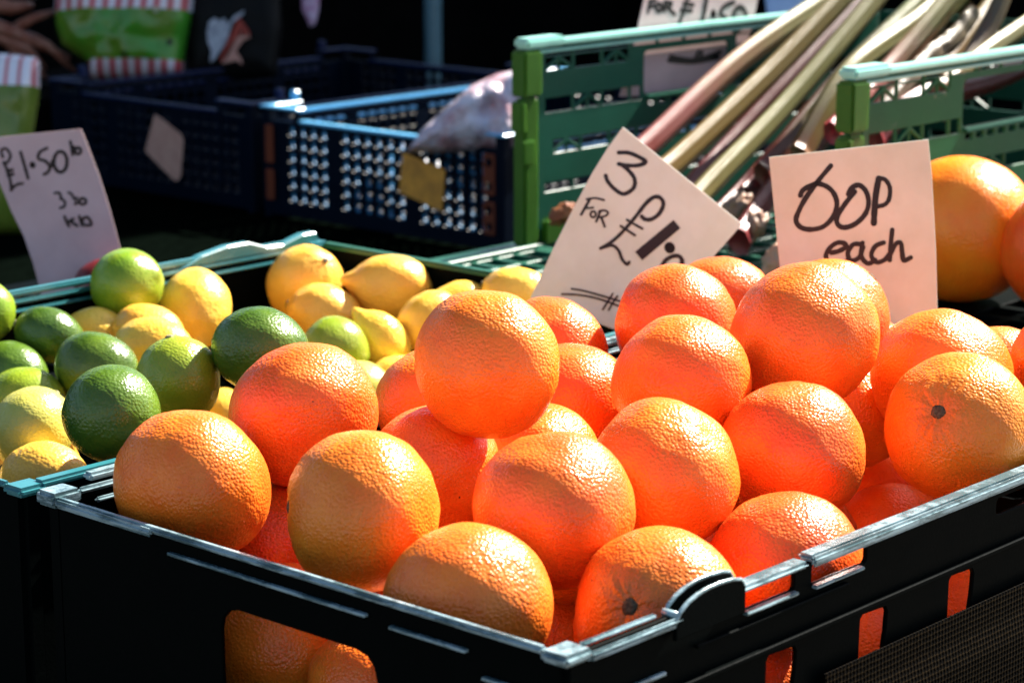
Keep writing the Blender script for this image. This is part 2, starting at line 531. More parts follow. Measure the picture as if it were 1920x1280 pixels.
def fruit_crate(y0, y1, L, label, detailed):
    H = .163
    W = y1 - y0
    root = empty('fruit_crate', (0, y0, TZ), label, 'crate', 'black-green crates of loose fruit')

    def W2(o):                                                   # world-built part under the crate
        o.data.transform(Matrix.Translation((0, -y0, -TZ)))
        o.parent = root
        return o
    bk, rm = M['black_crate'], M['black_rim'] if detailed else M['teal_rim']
    zb = TZ + .001
    t = .003
    # near long wall (its outer face looks along -Y)
    if detailed:
        holes = [rrect(.141, -.0135, .187, -.0035, .003), rrect(.203, -.0145, .255, -.0035, .003), rrect(.392, -.0185, .452, -.0085, .003),
                 rrect(.50, -.0135, .55, -.0035, .003)]
        for i, a in enumerate((.068, .163, .2505, .342, .434, .526)):
            holes.append([(a - .004, -.114), (a + .002, -.112), (a + .010, -.103), (a + .018, -.090), (a + .0235, -.076), (a + .0265, -.060), (a + .0275, -.049), (a + .0255, -.0455), (a + .003, -.0445), (a + .0005, -.047), (a, -.075), (a - .003, -.10)])
    else:
        holes = [rrect(a, -.118, a + .026, -.046, .011) for a in (.07, .16, .25, .34, .43, .52)]
        holes += [rrect(a, -.016, a + .05, -.006, .003) for a in (.14, .21, .40, .47)]
    W2(plate('side_wall', rrect(.012, zb + .012, L - .012, -.0005), [[(p[0], p[1]) for p in h] for h in holes], t,
             (0, y0 + .002, 0), (1, 0, 0), (0, 0, 1), bk, None))
    W2(plate('side_wall', rrect(.012, zb + .012, L - .012, -.0005), [rrect(a, -.118, a + .026, -.046, .011) for a in (.07, .16, .25, .34, .43, .52)], t,
             (0, y1 - .002, 0), (1, 0, 0), (0, 0, 1), bk, None))
    c = W / .4
    for x in (.002, L - .002):
        W2(plate('end_wall', rrect(.012, zb + .012, W - .012, -.0005),
                 [rrect(.128 * c, -.095, .248 * c, -.031, .014)] if W else [], t, (x, y0, 0), (0, 1, 0), (0, 0, 1), bk, None))
    # ribs that stiffen the walls
    mb = MB()
    mb.box((.03, y0 - .0035, -.0405), (L - .03, y0 + .0004, -.0375), .0006)
    W2(mb.build('rib', bk))
    mb = MB()
    mb.box((.10, y0 - .0025, -.0225), (.235, y0 + .0004, -.0205), .0005)
    W2(mb.build('rib', bk))
    mb = MB()
    mb.box((.03, y0 - .0025, -.0295), (.075, y0 + .0004, -.0275), .0005)
    W2(mb.build('rib', rm))
    for a, b_ in ((.133, .288), (.063, .116), (.028, .052)):
        z = -.0095 if a > .1 else (-.0115 if a > .06 else -.0225)
        mb = MB()
        mb.box((-.0028, y0 + a * c, z - .0014), (.0004, y0 + b_ * c, z + .0004), .0004)
        W2(mb.build('rib', rm))
    # corner posts
    for cx in (0.0, L):
        for cy in (y0, y1):
            sx = 1 if cx == 0 else -1
            sy = 1 if cy == y0 else -1
            mb = MB()
            mb.box((cx, cy, zb), (cx + sx * .016, cy + sy * .016, -.001), .004, 2)
            W2(mb.build('corner_post', bk))
    # rims, each with the pieces that lie at their own height
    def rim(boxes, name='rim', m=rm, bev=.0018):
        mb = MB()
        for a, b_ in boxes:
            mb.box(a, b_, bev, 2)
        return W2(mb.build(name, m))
    if detailed:
        ya, yb = y0 - .0045, y0 + .0065
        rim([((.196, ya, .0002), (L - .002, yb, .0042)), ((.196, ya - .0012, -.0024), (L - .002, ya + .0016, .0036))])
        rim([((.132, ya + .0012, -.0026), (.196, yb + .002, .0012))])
        # left stretch: two thin lips with a groove between them
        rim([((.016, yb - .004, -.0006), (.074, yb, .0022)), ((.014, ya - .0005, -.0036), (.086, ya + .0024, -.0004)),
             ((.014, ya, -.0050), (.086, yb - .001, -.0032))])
        # arched hinge lug: two black cheeks, each edged by a thin pale bead painting the edge glint
        prof = [(.079, -.004), (.083, .0015), (.089, .0050), (.097, .0075), (.106, .0088), (.116, .0090), (.126, .0082), (.133, .0066), (.1365, .002)]
        for yy, dx, dz in ((y0 - .0035, 0, 0), (y0 + .0060, .003, .0012)):
            pr = [(x + dx, z + dz) for x, z in prof]
            W2(plate('hinge_cheek', [(pr[0][0], -.012)] + pr + [(pr[-1][0], -.012)], [], .0028, (0, yy, 0), (1, 0, 0), (0, 0, 1), bk, None, .0006))
            W2(MB().tube([(x, yy, z) for x, z in pr], .0013, 8).build('hinge_edge_glint', rm, None, True))
        W2(MB().tube([(.082, y0 - .0035, 0), (.082, y0 + .006, 0)], .0022, 10).build('hinge_pin', rm, None, True))
        # sills of the two grip slots
        rim([((.141, ya + .0015, -.0156), (.187, y0 + .004, -.0136))], 'slot_sill', rm, .0006)
        rim([((.203, ya + .0015, -.0166), (.249, y0 + .004, -.0146))], 'slot_sill', rm, .0006)
    else:
        rim([((.012, y0 - .004, -.002), (L - .012, y0 + .006, .0032))])
    # left end rim
    rim([((-.0030, y0 + .012, -.0014), (.0026, y1 - .012, .0026)), ((-.0045, y0 + .3 * c, -.003), (-.0015, y1 - .014, .0018))])
    # far long rim: upper lip and a lower inner ledge
    rim([((.03, y1 - .005, .0035), (L - .02, y1 + .004, .0085)), ((.02, y1 - .0075, -.002), (L - .02, y1 - .003, .002)),
         ((.03, y1 - .0105, -.0085), (L - .03, y1 - .006, -.0055))])
    rim([((L - .005, y0 + .012, -.002), (L + .005, y1 - .012, .004))], m=rm if detailed else M['green_crate'])
    # corner caps
    for cx, cy in ((0, y0), (L, y0), (0, y1), (L, y1)):
        sx = 1 if cx == 0 else -1
        sy = 1 if cy == y0 else -1
        mb = MB()
        mb.box((cx - sx * .004, cy - sy * .0045, -.0045), (cx + sx * .017, cy + sy * .014, .0016 if cy == y0 else .0046), .0022, 2)
        W2(mb.build('corner_cap', rm))
    if not detailed:
        # raised stacking lug on the back rim
        outl = [(.495, .002), (.52, .010), (.55, .0145), (.575, .0145), (.595, .008), (.615, .007), (.64, .013), (.655, .013), (.66, .002)]
        W2(plate('stacking_lug', outl, [], .010, (0, y1 - .001, 0), (1, 0, 0), (0, 0, 1), rm, None, .0012))
    # floor of the crate and its liner
    W2(plate('floor', rrect(.012, y0 + .012, L - .012, y1 - .012),
             [rrect(.03 + .0605 * i, y0 + .03 + .06 * j * c, .03 + .0605 * i + .044, y0 + .03 + .06 * j * c + .04, .004) for i in range(10) for j in range(6)],
             .003, (0, 0, zb + .012), (1, 0, 0), (0, 1, 0), bk, None))
    return root


LX = .66
fruit_crate(0.0, 0.400, LX, 'black crate heaped with large oranges at the front', True)
fruit_crate(.4225, .868, LX, 'black-green crate of limes and lemons behind the crate of oranges', False)

# perforated liner hung along the near wall of the orange crate
bm = bmesh.new()
prev = None
for y_, z_ in ((-.004, -.066), (-.0045, -.082), (-.007, -.098), (-.008, TZ + .002)):
    row = [bm.verts.new((x_, y_, z_)) for x_ in (.21, .655)]
    if prev:
        bm.faces.new((prev[0], prev[1], row[1], row[0]))
    prev = row
me = bpy.data.meshes.new('crate_liner')
bm.to_mesh(me)
bm.free()
ln = link('crate_liner', me, M['liner'])
ln.modifiers.new('thick', 'SOLIDIFY').thickness = .0012
tag(ln, 'tan perforated strip along the lower front of the orange crate', 'liner strip')


# ---------------------------------------------------------------- fruit
def fruit_mesh(name, rad, elong, nu, nv, lump, dimple, nip, ridges, seed, nip2=0.0, blunt=0.0):
    a = rad * elong ** (2 / 3)
    b = rad * elong ** (-1 / 3)
    me = bpy.data.meshes.new(name)
    vs, fs = [], []
    off = Vector((seed * 3.7, seed * 1.3, seed * .7))
    vs.append(None)
    for j in range(1, nv):
        for i in range(nu):
            vs.append((i, j))
    vs.append(None)
    out = []
    for idx, ij in enumerate(vs):
        if ij is None:
            d = Vector((0, 0, 1 if idx == 0 else -1))
            ph = 0
        else:
            th = math.pi * ij[1] / nv
            ph = 2 * math.pi * ij[0] / nu
            d = Vector((math.sin(th) * math.cos(ph), math.sin(th) * math.sin(ph), math.cos(th)))
        th = math.acos(max(-1, min(1, d.z)))
        tb_ = math.pi - th
        k = 1 + lump * noise.noise(d * 1.3 + off) + lump * .35 * noise.noise(d * 3.4 + off) + lump * .12 * noise.noise(d * 8 + off)
        if dimple:
            k -= dimple * math.exp(-(th / .17) ** 2)
        if ridges:
            k += ridges * math.exp(-((th - .25) / .36) ** 2) * (noise.noise((math.cos(ph) * 3.2 + seed, math.sin(ph) * 3.2, th * 1.5)) * .55 + noise.noise(d * 15 + off) * .9 + noise.noise(d * 30 + off) * .35)
        if nip:
            k += nip * math.exp(-(tb_ / .20) ** 2) + nip * .35 * math.exp(-(tb_ / .5) ** 2)
        if nip2:
            k += nip2 * math.exp(-(th / .22) ** 2)
        out.append((d.x * b * k, d.y * b * k, d.z * a * k))
    last = len(out) - 1
    for i in range(nu):
        fs.append((0, 1 + i, 1 + (i + 1) % nu))
        fs.append((last, last - nu + (i + 1) % nu, last - nu + i))
    for j in range(nv - 2):
        for i in range(nu):
            p = 1 + j * nu
            fs.append((p + i, p + nu + i, p + nu + (i + 1) % nu, p + (i + 1) % nu))
    me.from_pydata(out, [], fs)
    smooth(me)
    return me, a


def axis_matrix(ang, tilt, twist=0.0):
    ax = (RIGHT * math.cos(R(ang)) + UP * math.sin(R(ang))) * math.cos(R(tilt)) - FWD * math.sin(R(tilt))
    return ax.to_track_quat('Z', 'Y').to_matrix().to_4x4() @ Matrix.Rotation(twist, 4, 'Z')


def scar_mesh(name, r, h, seed, n=14):
    bm = bmesh.new()
    rng = random.Random(seed)
    c = bm.verts.new((0, 0, h * .4))
    rings = []
    for k, (q, z) in enumerate(((.45, h), (1.0, h * .35), (1.05, -h))):
        rings.append([bm.verts.new((math.cos(2 * math.pi * i / n) * r * q * (1 + .15 * rng.uniform(-1, 1)), math.sin(2 * math.pi * i / n) * r * q * (1 + .15 * rng.uniform(-1, 1)), z)) for i in range(n)])
    for i in range(n):
        j = (i + 1) % n
        bm.faces.new((c, rings[0][i], rings[0][j]))
        for a, b in ((0, 1), (1, 2)):
            bm.faces.new((rings[a][i], rings[b][i], rings[b][j], rings[a][j]))
    me = bpy.data.meshes.new(name)
    bm.to_mesh(me)
    bm.free()
    smooth(me)
    return me


SCAR = {'orange': scar_mesh('stem_scar', .0036, .0008, 1), 'big': scar_mesh('stem_scar', .0044, .0009, 4),
        'lime': scar_mesh('stem_scar', .0026, .0012, 2), 'lemon': scar_mesh('stem_scar', .0028, .0009, 3)}
SPEC = {  # lump, dimple, nipple, ridges, second nipple
    'orange': (.045, .035, 0, .010, 0), 'grapefruit': (.03, .03, 0, .006, 0),
    'lime': (.03, .02, .07, .004, .02), 'dark_lime': (.035, .02, .07, .006, .02), 'pale_lime': (.03, .02, .06, .004, .02),
    'lemon': (.05, .02, .22, .014, .06)}
NAME = {'orange': 'orange', 'grapefruit': 'grapefruit', 'lime': 'lime', 'dark_lime': 'lime', 'pale_lime': 'lime', 'lemon': 'lemon'}
GROUP = {'orange': 'oranges heaped in the front crate', 'grapefruit': 'giant oranges beside the rhubarb', 'lime': 'limes in the second crate', 'lemon': 'lemons in the second crate'}
fcount = 0


def fruit(kind, pos, rad, label, ang=None, tilt=0.0, elong=None, scar='auto', low=False, material=None):
    global fcount
    fcount += 1
    rng = random.Random(fcount * 13 + 5)
    lump, dim, nip, rid, nip2 = SPEC[kind]
    if ang is None:
        ang, tilt = rng.uniform(0, 360), rng.uniform(-70, 25)
    if elong is None:
        elong = {'orange': rng.uniform(.90, .99), 'grapefruit': .95, 'lemon': 1.2}.get(kind, 1.08)
    if scar == 'big':
        rid *= 2.6
        dim *= 1.5
    me, a = fruit_mesh(NAME[kind], rad, elong, *((20, 14) if low else (72, 44)), lump, dim, nip, rid, fcount * 1.37, nip2)
    o = link(NAME[kind], me, M[material or kind])
    o.matrix_world = Matrix.Translation(pos) @ axis_matrix(ang, tilt, rng.uniform(0, 6.28))
    tag(o, label, NAME[kind], GROUP[NAME[kind]])
    if scar and not low:
        sk = {'orange': 'orange', 'grapefruit': 'orange', 'lemon': 'lemon'}.get(kind, 'lime')
        s = link('stem_scar', SCAR['big' if scar == 'big' else sk], M['green_scar' if sk == 'lime' else 'scar'], o)
        s.location = (0, 0, a * (1 - dim + nip2) * (1 + lump * .2) - .0004 if not noise else me.vertices[0].co.z + .0004)
    return o


P = {'O1':(0.0572,0.3349,0.0071,0.0452), 'O2':(0.1524,0.3420,0.0297,0.0445), 'O3':(0.0744,0.2121,0.0126,0.0445), 'O4':(0.2138,0.2473,0.0660,0.0437), 'O5':(0.1481,0.1357,0.0115,0.0449), 'O6':(0.0586,0.1177,-0.0164,0.0439), 'O7':(0.1428,0.0568,-0.0278,0.0448), 'O8':(0.2388,0.1295,0.0155,0.0432), 'O9':(0.3412,0.1128,0.0098,0.0439), 'O10':(0.2572,0.0566,-0.0312,0.0446), 'O11':(0.4388,0.0569,0.0159,0.0456), 'O12':(0.5084,0.1135,0.0253,0.0461), 'O13':(0.4249,0.1651,0.0601,0.0471), 'O14':(0.3299,0.1897,0.0431,0.0420), 'O15':(0.4549,0.2915,0.0421,0.0438), 'O16':(0.5905,0.3575,0.0218,0.0425), 'O17':(0.5578,0.2341,0.0428,0.0400), 'O18':(0.4025,0.3596,0.0203,0.0405), 'O19':(0.3551,0.2981,0.0059,0.0398), 'O20':(0.5219,0.3167,-0.0043,0.0428), 'O21':(0.2860,0.3615,0.0071,0.0385), 'O22':(0.2081,0.2868,-0.0076,0.0413), 'O23':(0.3936,0.2285,0.0094,0.0411), 'O24':(0.5165,0.1913,-0.0113,0.0418), 'O25':(0.5891,0.2010,-0.0797,0.0448), 'O26':(0.5202,0.1523,-0.1007,0.0435), 'O27':(0.6169,0.2482,-0.0123,0.0434), 'O28':(0.5877,0.0569,0.0275,0.0449), 'O29':(0.6173,0.1366,-0.0039,0.0427), 'O30':(0.1398,0.3572,-0.0562,0.0428), 'O31':(0.0837,0.2900,-0.0823,0.0430), 'O32':(0.0823,0.2072,-0.0953,0.0421), 'O33':(0.2637,0.2259,-0.1167,0.0433), 'O35':(0.3687,0.0630,-0.1176,0.0424), 'O36':(0.4835,0.0655,-0.1169,0.0431), 'O37':(0.2707,0.0838,-0.1141,0.0439), 'O38':(0.2855,0.2686,-0.0153,0.0399),
     'L1':(0.4155,0.8353,0.0040,0.0299), 'L2':(0.3092,0.8013,-0.0155,0.0234), 'L3':(0.2869,0.7155,-0.0244,0.0290), 'L4':(0.2672,0.7926,-0.0375,0.0255), 'L5':(0.2421,0.7465,-0.0483,0.0289), 'L6':(0.1071,0.4711,0.0171,0.0310), 'L7':(0.2057,0.5230,0.0126,0.0292), 'L8':(0.2405,0.4790,0.0348,0.0301), 'L9':(0.5009,0.6780,-0.0395,0.0259), 'L10':(0.4829,0.6301,-0.0665,0.0263), 'L11':(0.1556,0.6192,-0.0285,0.0287), 'L12':(0.2805,0.8420,0.0017,0.0230), 'M1':(0.4864,0.8329,-0.0261,0.0321), 'M2':(0.3770,0.8278,-0.0281,0.0217), 'M3':(0.3948,0.7847,-0.0259,0.0258), 'M4':(0.3647,0.7425,-0.0262,0.0268), 'M5':(0.6103,0.8299,-0.0236,0.0344), 'M6':(0.5797,0.7737,-0.0376,0.0275), 'M7':(0.6336,0.7437,-0.0192,0.0314), 'M8':(0.5496,0.6743,-0.0419,0.0237), 'M9':(0.5947,0.6640,-0.0297,0.0249), 'M10':(0.6417,0.6721,-0.0268,0.0236), 'M11':(0.6403,0.6021,-0.0063,0.0248), 'M12':(0.5316,0.6402,-0.0692,0.0243), 'M13':(0.1320,0.5756,-0.0503,0.0259), 'M14':(0.4789,0.7886,-0.1163,0.0296)}


def put(key, kind, label, *a, **k):
    x, y, z, r = P[key]
    return fruit(kind, (x, y, z), r, label, *a, **k)


put('O1', 'orange', 'orange at the left corner of the front crate, beside the dark limes', 60, -30)
put('O2', 'orange', 'orange touching the dark green lime, behind the left corner orange', 120, -40)
put('O3', 'orange', 'dull orange with a dark scar on its left edge, second along the left rim', 176, 6, scar='orange')
put('O4', 'orange', 'highest orange in the middle of the heap, just before the lemons', 20, -50)
put('O5', 'orange', 'large orange at the centre front, above the corner of the crate', 100, -30)
put('O6', 'orange', 'orange sunk against the left rim just before the front corner', 80, -55)
put('O7', 'orange', 'wrinkled orange with a big dark stem scar by the front corner', 158, 62, scar='big')
put('O8', 'orange', 'orange with a pale dimple on its upper right, between centre and right', 42, 28, scar=None)
put('O9', 'orange', 'orange under the tall one before the 60p card, on the right', 70, -20)
put('O10', 'orange', 'orange resting behind the grip slots of the right rim', 110, -30)
put('O11', 'orange', 'orange with a puckered navel at the right edge of the heap', 150, 58, scar='big')
put('O12', 'orange', 'orange with small black specks, half hidden behind the puckered one', 65, -20)
put('O13', 'orange', 'tallest orange on the right, in front of the 60p card', 310, -25)
put('O14', 'orange', 'smooth orange left of the tall one before the 60p card', 95, -40)
put('O15', 'orange', 'orange covering the foot of the 3 for £1 card', 30, -20)
put('O16', 'orange', 'shaded orange peeping up between the two large price cards', 90, -40)
put('O17', 'orange', 'shaded orange right against the lower half of the 60p card', 45, 10)
put('O18', 'orange', 'orange behind the highest one, left of the foot of the 3 for £1 card', 15, -30)
put('O19', 'orange', 'orange tucked to the right of the highest one', 200, -40)
put('O20', 'orange', 'sunlit sliver of orange above the smooth one on the right', 75, -40)
put('O21', 'orange', 'shaded orange to the left of the highest one, by a lime', 150, -30)
put('O22', 'orange', 'orange below the highest one, its upper half in shade', 100, -60)
put('O23', 'orange', 'sliver of orange behind the right flank of the smooth one', 10, -50)
put('O24', 'orange', 'deep orange below the tallest one on the right', 260, -30)
put('O25', 'orange', 'orange with one brown spot in the gap beside the puckered one', 200, -30)
put('O26', 'orange', 'low orange just behind the right rim under the puckered one', 250, -50)
put('O27', 'orange', 'bright sliver of orange between the tall one and the specked one', 250, -50)
put('O28', 'orange', 'orange cut off by the right edge of the photo, beyond the specked one', 80, -50)
put('O29', 'orange', 'small shaded orange showing behind the specked one', 80, -50)
put('O30', 'orange', 'lower orange in the gap between the two oranges on the left', 260, -50)
put('O31', 'orange', 'orange seen through the opening in the left wall of the crate', 260, -50)
put('O32', 'orange', 'orange at the inner end of the opening in the left wall', 260, -50)
put('O33', 'orange', 'shaded orange deep between the two front corner oranges', 260, -50)
put('O35', 'orange', 'orange seen through the second slot of the right wall', 260, -50)
put('O36', 'orange', 'orange seen through the third slot of the right wall', 260, -50)
put('O37', 'orange', 'orange low behind the slot nearest the front corner of the right wall', 260, -50)
put('O38', 'orange', 'orange in the dark gap under the highest one', 260, -50)
for x, y, z, r in ((.0812, .071, -.1155, .0425), (.5667, .3003, -.1173, .0407), (.4824, .313, -.1149, .0431), (.2382, .321, -.1152, .0428), (.3607, .215, -.1156, .0424), (.3148, .1521, -.078, .044), (.3229, .3101, -.1144, .0436), (.4166, .1624, -.0791, .0429), (.6004, .072, -.1155, .0425), (.463, .2303, -.1156, .0424), (.4022, .3034, -.0867, .0413), (.1607, .2452, -.1142, .0438), (.2085, .1171, -.0687, .0413), (.2424, .204, -.0385, .0415), (.4651, .2657, -.0388, .0412), (.6029, .3547, -.0687, .0413)):
    fruit('orange', (x, y, z), r, 'orange buried in the lower layers of the front crate', low=True)

put('L1', 'lime', 'glossy lime highest at the back left, before the tilted card', 200, -20, 1.02, material='lime')
put('L2', 'dark_lime', 'dark lime with a pale stem button, beside the teal back rim', 160, 10, 1.28)
put('L3', 'dark_lime', 'oval lime in the middle of the left group, above the roundest one', 165, -20, 1.22)
put('L4', 'dark_lime', 'small rough dark lime at the left edge with a knobbly skin', 150, -15, 1.25)
put('L5', 'lime', 'lime with its stem button towards the right, at the left edge', 8, 20, 1.2)
put('L6', 'dark_lime', 'roundest dark lime, in front beside the left corner orange', 120, -30, 1.0)
put('L7', 'lime', 'lime standing with its stem button up, between two dark limes', 100, 12, 1.04)
put('L8', 'dark_lime', 'large dark lime leaning on the orange, with a brown mark', 170, -15, 1.16)
put('L9', 'lime', 'bright green lime between the lemons and the oranges', 160, 20, 1.08)
put('L10', 'pale_lime', 'pale yellow-green lime low behind the oranges', 140, 0, 1.1)
put('L11', 'pale_lime', 'pale yellowish lime at the left edge of the photo', 60, -20, 1.05)
put('L12', 'pale_lime', 'yellow-green lime cut off by the left edge, above the rough one', 90, 0, 1.1, material='lime')
put('M1', 'lemon', 'tall lemon beside the glossy lime at the back', 100, -35, 1.2)
put('M2', 'lemon', 'small knobbly orange-tinged lemon behind the dark limes', 170, 15, 1.25)
put('M3', 'lemon', 'lemon lying just under the glossy back lime', 165, -15, 1.3)
put('M4', 'lemon', 'lemon in front of the two lemons under the glossy lime', 175, -15, 1.25)
put('M5', 'lemon', 'large lemon with its stem pit facing out, furthest back', 45, 42, 1.08)
put('M6', 'lemon', 'lemon with its nipple to the right, before the large back lemon', 165, -5, 1.25)
put('M7', 'lemon', 'dappled lemon with its nipple to the left, at the back', 350, -8, 1.22)
put('M8', 'lemon', 'small bright lemon with a pointed neck behind the bright green lime', 310, -10, 1.3)
put('M9', 'lemon', 'lemon partly hidden behind the highest orange', 40, -20, 1.2)
put('M10', 'lemon', 'shaded lemon whose top alone shows in the back row', 10, -10, 1.25)
put('M11', 'lemon', 'lemon at the right of the back row, touching the 3 for £1 card', 165, -8, 1.42)
put('M12', 'lemon', 'low lemon wedged beside the pale lime behind the oranges', 30, -20, 1.15)
put('M13', 'lemon', 'lemon low at the near corner of the lime crate, under the limes', 170, -10, 1.3)
put('M14', 'lemon', 'lemon deep in the gap left of the large dark lime', 170, -10, 1.2)
for x, y, z, r in ((.1102, .8201, -.1283, .0267), (.2552, .7216, -.126, .029), (.4131, .7963, -.1255, .0295), (.46, .5282, -.1261, .0289), (.1103, .6727, -.1283, .0267), (.1155, .6864, -.0727, .0283), (.3147, .8184, -.1266, .0284), (.5823, .5827, -.1275, .0275), (.2103, .6911, -.1094, .0276), (.26, .5797, -.126, .029), (.6117, .5701, -.079, .028), (.1039, .7518, -.0681, .0269), (.3055, .5071, -.1259, .0291), (.4703, .5586, -.0787, .0283), (.0988, .4902, -.1284, .0266), (.204, .5023, -.1274, .0276), (.1835, .6008, -.1258, .0292), (.37, .6611, -.1276, .0274), (.5276, .5315, -.1257, .0293), (.4415, .6199, -.1285, .0265), (.2468, .773, -.1031, .0279), (.3959, .6188, -.0985, .0265), (.2633, .5363, -.0857, .0273), (.2689, .589, -.0657, .0293), (.2238, .5703, -.0366, .0284), (.5803, .5178, -.0251, .0279), (.5496, .7536, -.128, .027), (.3282, .4897, -.073, .028)):
    fruit('lemon', (x, y, z), r * .95, 'lemon buried in the lower layers of the second crate', low=True, elong=1.1)


# ---------------------------------------------------------------- rhubarb crate on upturned green crates
def win(a, b, c, d, truss):
    """one opening of a moulded lattice row, or the three openings left by an inverted-V brace"""
    if not truss:
        return [rrect(a, c, b, d)]
    m, k = (a + b) / 2, .0016
    return [[(a, c + k * 1.2), (m - k * 1.6, d), (a, d)], [(b, c + k * 1.2), (b, d), (m + k * 1.6, d)],
            [(a + k * 1.6, c), (m - .0006, c), (m - .0006, d - k * 2.2)], [(m + .0014, c), (b - k * 1.6, c), (m + .0014, d - k * 2.2)]]


def panel_holes(L, hand=True):
    hs = []
    st = .0445
    n = int((L - .06) / st)
    h0, h1 = .188, .332
    for r_, (c, d) in enumerate(((.1885, .1925), (.174, .187), (.133, .147), (.092, .105), (.054, .063))):
        for i in range(n):
            a = .034 + i * st + (.012 if r_ in (3,) else 0)
            b = a + st - .0028
            if hand and r_ in (1, 2) and b > h0 and a < h1:
                if r_ == 2:
                    if a < h0 - .012:
                        hs += win(a, h0 - .004, c, d, False)
                    elif b > h1 + .012:
                        hs += win(h1 + .004, b, c, d, False)
                continue
            if b > L - .02:
                continue
            hs += win(a, b, c, d, r_ in (1, 3) and i % 2 == 0 or r_ == 2 and i % 3 == 1)
    hs += [rrect(.0205, .04, .0235, .165)]
    if hand:
        hs.append(rrect(h0, .1375, h1, .182, .006))
        for i in range(7):
            hs.append(rrect(h0 + .006 + i * .0195, .125, h0 + .019 + i * .0195, .1315, .003))
    return hs


def cut_panel_outline(L, H):
    return [(0, .004), (.012, 0), (L - .012, 0), (L, .004), (L, H - .004), (L - .004, H), (.004, H), (0, H - .004)]


RX, RZ = .93, -.042
RL, RH = .62, .2
rc = empty('rhubarb_crate', (RX, .67, RZ), 'green folding crate with its near end folded flat, full of rhubarb', 'crate', 'green folding crates')
gm, gp = M['green_crate'], M['green_post']
for k, y in enumerate((.190, -.190)):
    plate('side_wall', cut_panel_outline(RL, RH), panel_holes(RL), .0035, (0, y, 0), (1, 0, 0), (0, 0, 1), gm if k == 0 else M['green_worn'], rc)
    s_ = 1 if y > 0 else -1
    # top rim: a flat flange with a thinner lip under it
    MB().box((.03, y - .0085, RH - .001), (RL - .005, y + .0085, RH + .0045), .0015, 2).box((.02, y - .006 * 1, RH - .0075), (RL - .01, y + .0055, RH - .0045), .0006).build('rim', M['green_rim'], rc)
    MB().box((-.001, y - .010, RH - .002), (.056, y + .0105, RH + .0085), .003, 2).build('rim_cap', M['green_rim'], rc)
    # hinge post at the open end
    mb = MB()
    mb.box((-.006, y - .011, .152), (.020, y + .009, RH - .003), .0025, 2)
    mb.box((-.004, y - .009, .004), (.017, y + .008, .150), .0025, 2)
    mb.build('hinge_post', gp, rc)
    mb = MB()
    mb.box((-.012, y - .012, .118), (-.004, y + .004, .148), .0018, 2)
    mb.box((-.010, y - .013, .086), (.008, y - .008, .110), .0015, 2)
    mb.build('latch', gp, rc)
    MB().box((.024, y - s_ * .010, 0), (.060, y - s_ * .0025, .03), .004, 2).build('foot_bracket', gp, rc)
    MB().box((.19, y - .006, .1325), (.330, y + .006, .1365), .001, 2).build('handle_sill', gm, rc)
plate('end_wall', cut_panel_outline(.37, RH * .97), panel_holes(.37, False), .0035, (RL - .002, -.185, .002), (0, 1, 0), (0, 0, 1), gm, rc)
fl = [rrect(.012 + i * .0335, -.178 + j * .0365, .012 + i * .0335 + .027, -.178 + j * .0365 + .030, .002) for i in range(18) for j in range(10)]
plate('floor', rrect(.002, -.186, RL - .002, .186), fl, .004, (0, 0, .003), (1, 0, 0), (0, 1, 0), gm, rc)
# the end wall folded down flat in front
fl = [rrect(-.19 + i * .030, -.165 + j * .0365, -.19 + i * .030 + .023, -.165 + j * .0365 + .030, .002) for i in range(6) for j in range(9)]
plate('folded_end_wall', rrect(-.2, -.18, -.006, .18), fl, .005, (0, 0, .004), (1, 0, 0), (0, 1, 0), gm, rc)
mb = MB()
for j in range(4):
    mb.box((-.198, -.17 + j * .11, .006), (-.008, -.164 + j * .11, .011), .001)
mb.box((-.2, -.18, .005), (-.192, .18, .012), .002, 2)
mb.build('folded_wall_rib', gm, rc)


def upturned(y0, y1, label, gm2, x0=.722, L=.84, ztop=None):
    root = empty('upturned_crate', (x0, y0, TZ), label, 'crate', 'upturned crates used as a shelf')
    W, H = y1 - y0, ((RZ - .0012) if ztop is None else ztop) - TZ
    fl = [rrect(.02 + i * .0405, .02 + j * .0415, .02 + i * .0405 + .030, .02 + j * .0415 + .031, .003) for i in range(int((L - .03) / .0405)) for j in range(int((W - .03) / .0415))]
    plate('top_grid', rrect(0, 0, L, W, .008), fl, .005, (0, 0, H - .0026), (1, 0, 0), (0, 1, 0), gm2, root)
    for o_, u, w_ in (((0, .004, 0), (1, 0, 0), L), ((0, W - .004, 0), (1, 0, 0), L), ((.004, 0, 0), (0, 1, 0), W), ((L - .004, 0, 0), (0, 1, 0), W)):
        hs = [rrect(.03 + i * .05, .022 + j * .036, .03 + i * .05 + .038, .022 + j * .036 + .024, .003) for i in range(int((w_ - .05) / .05)) for j in range(2 if H > .1 else 1)]
        plate('side_wall', rrect(.006, .0015, w_ - .006, H - .006), hs, .003, o_, u, (0, 0, 1), M['black_crate'], root)
    MB().box((-.003, -.003, H - .014), (.003, W + .003, H - .001), .0015, 2).build('edge_rib', gm2, root)
    MB().box((.004, -.003, H - .014), (L, .003, H - .001), .0015, 2).build('edge_rib', gm2, root)
    return root


upturned(-.05, .425, 'upturned dark green crate under the giant oranges behind the 60p card', M['black_crate'])
upturned(.43, .90, 'upturned dark green crate under the rhubarb crate', M['green_crate'])
upturned(.905, 1.26, 'low black crate under the left price card, behind the limes', M['black_crate'], .33, .37, -.082)


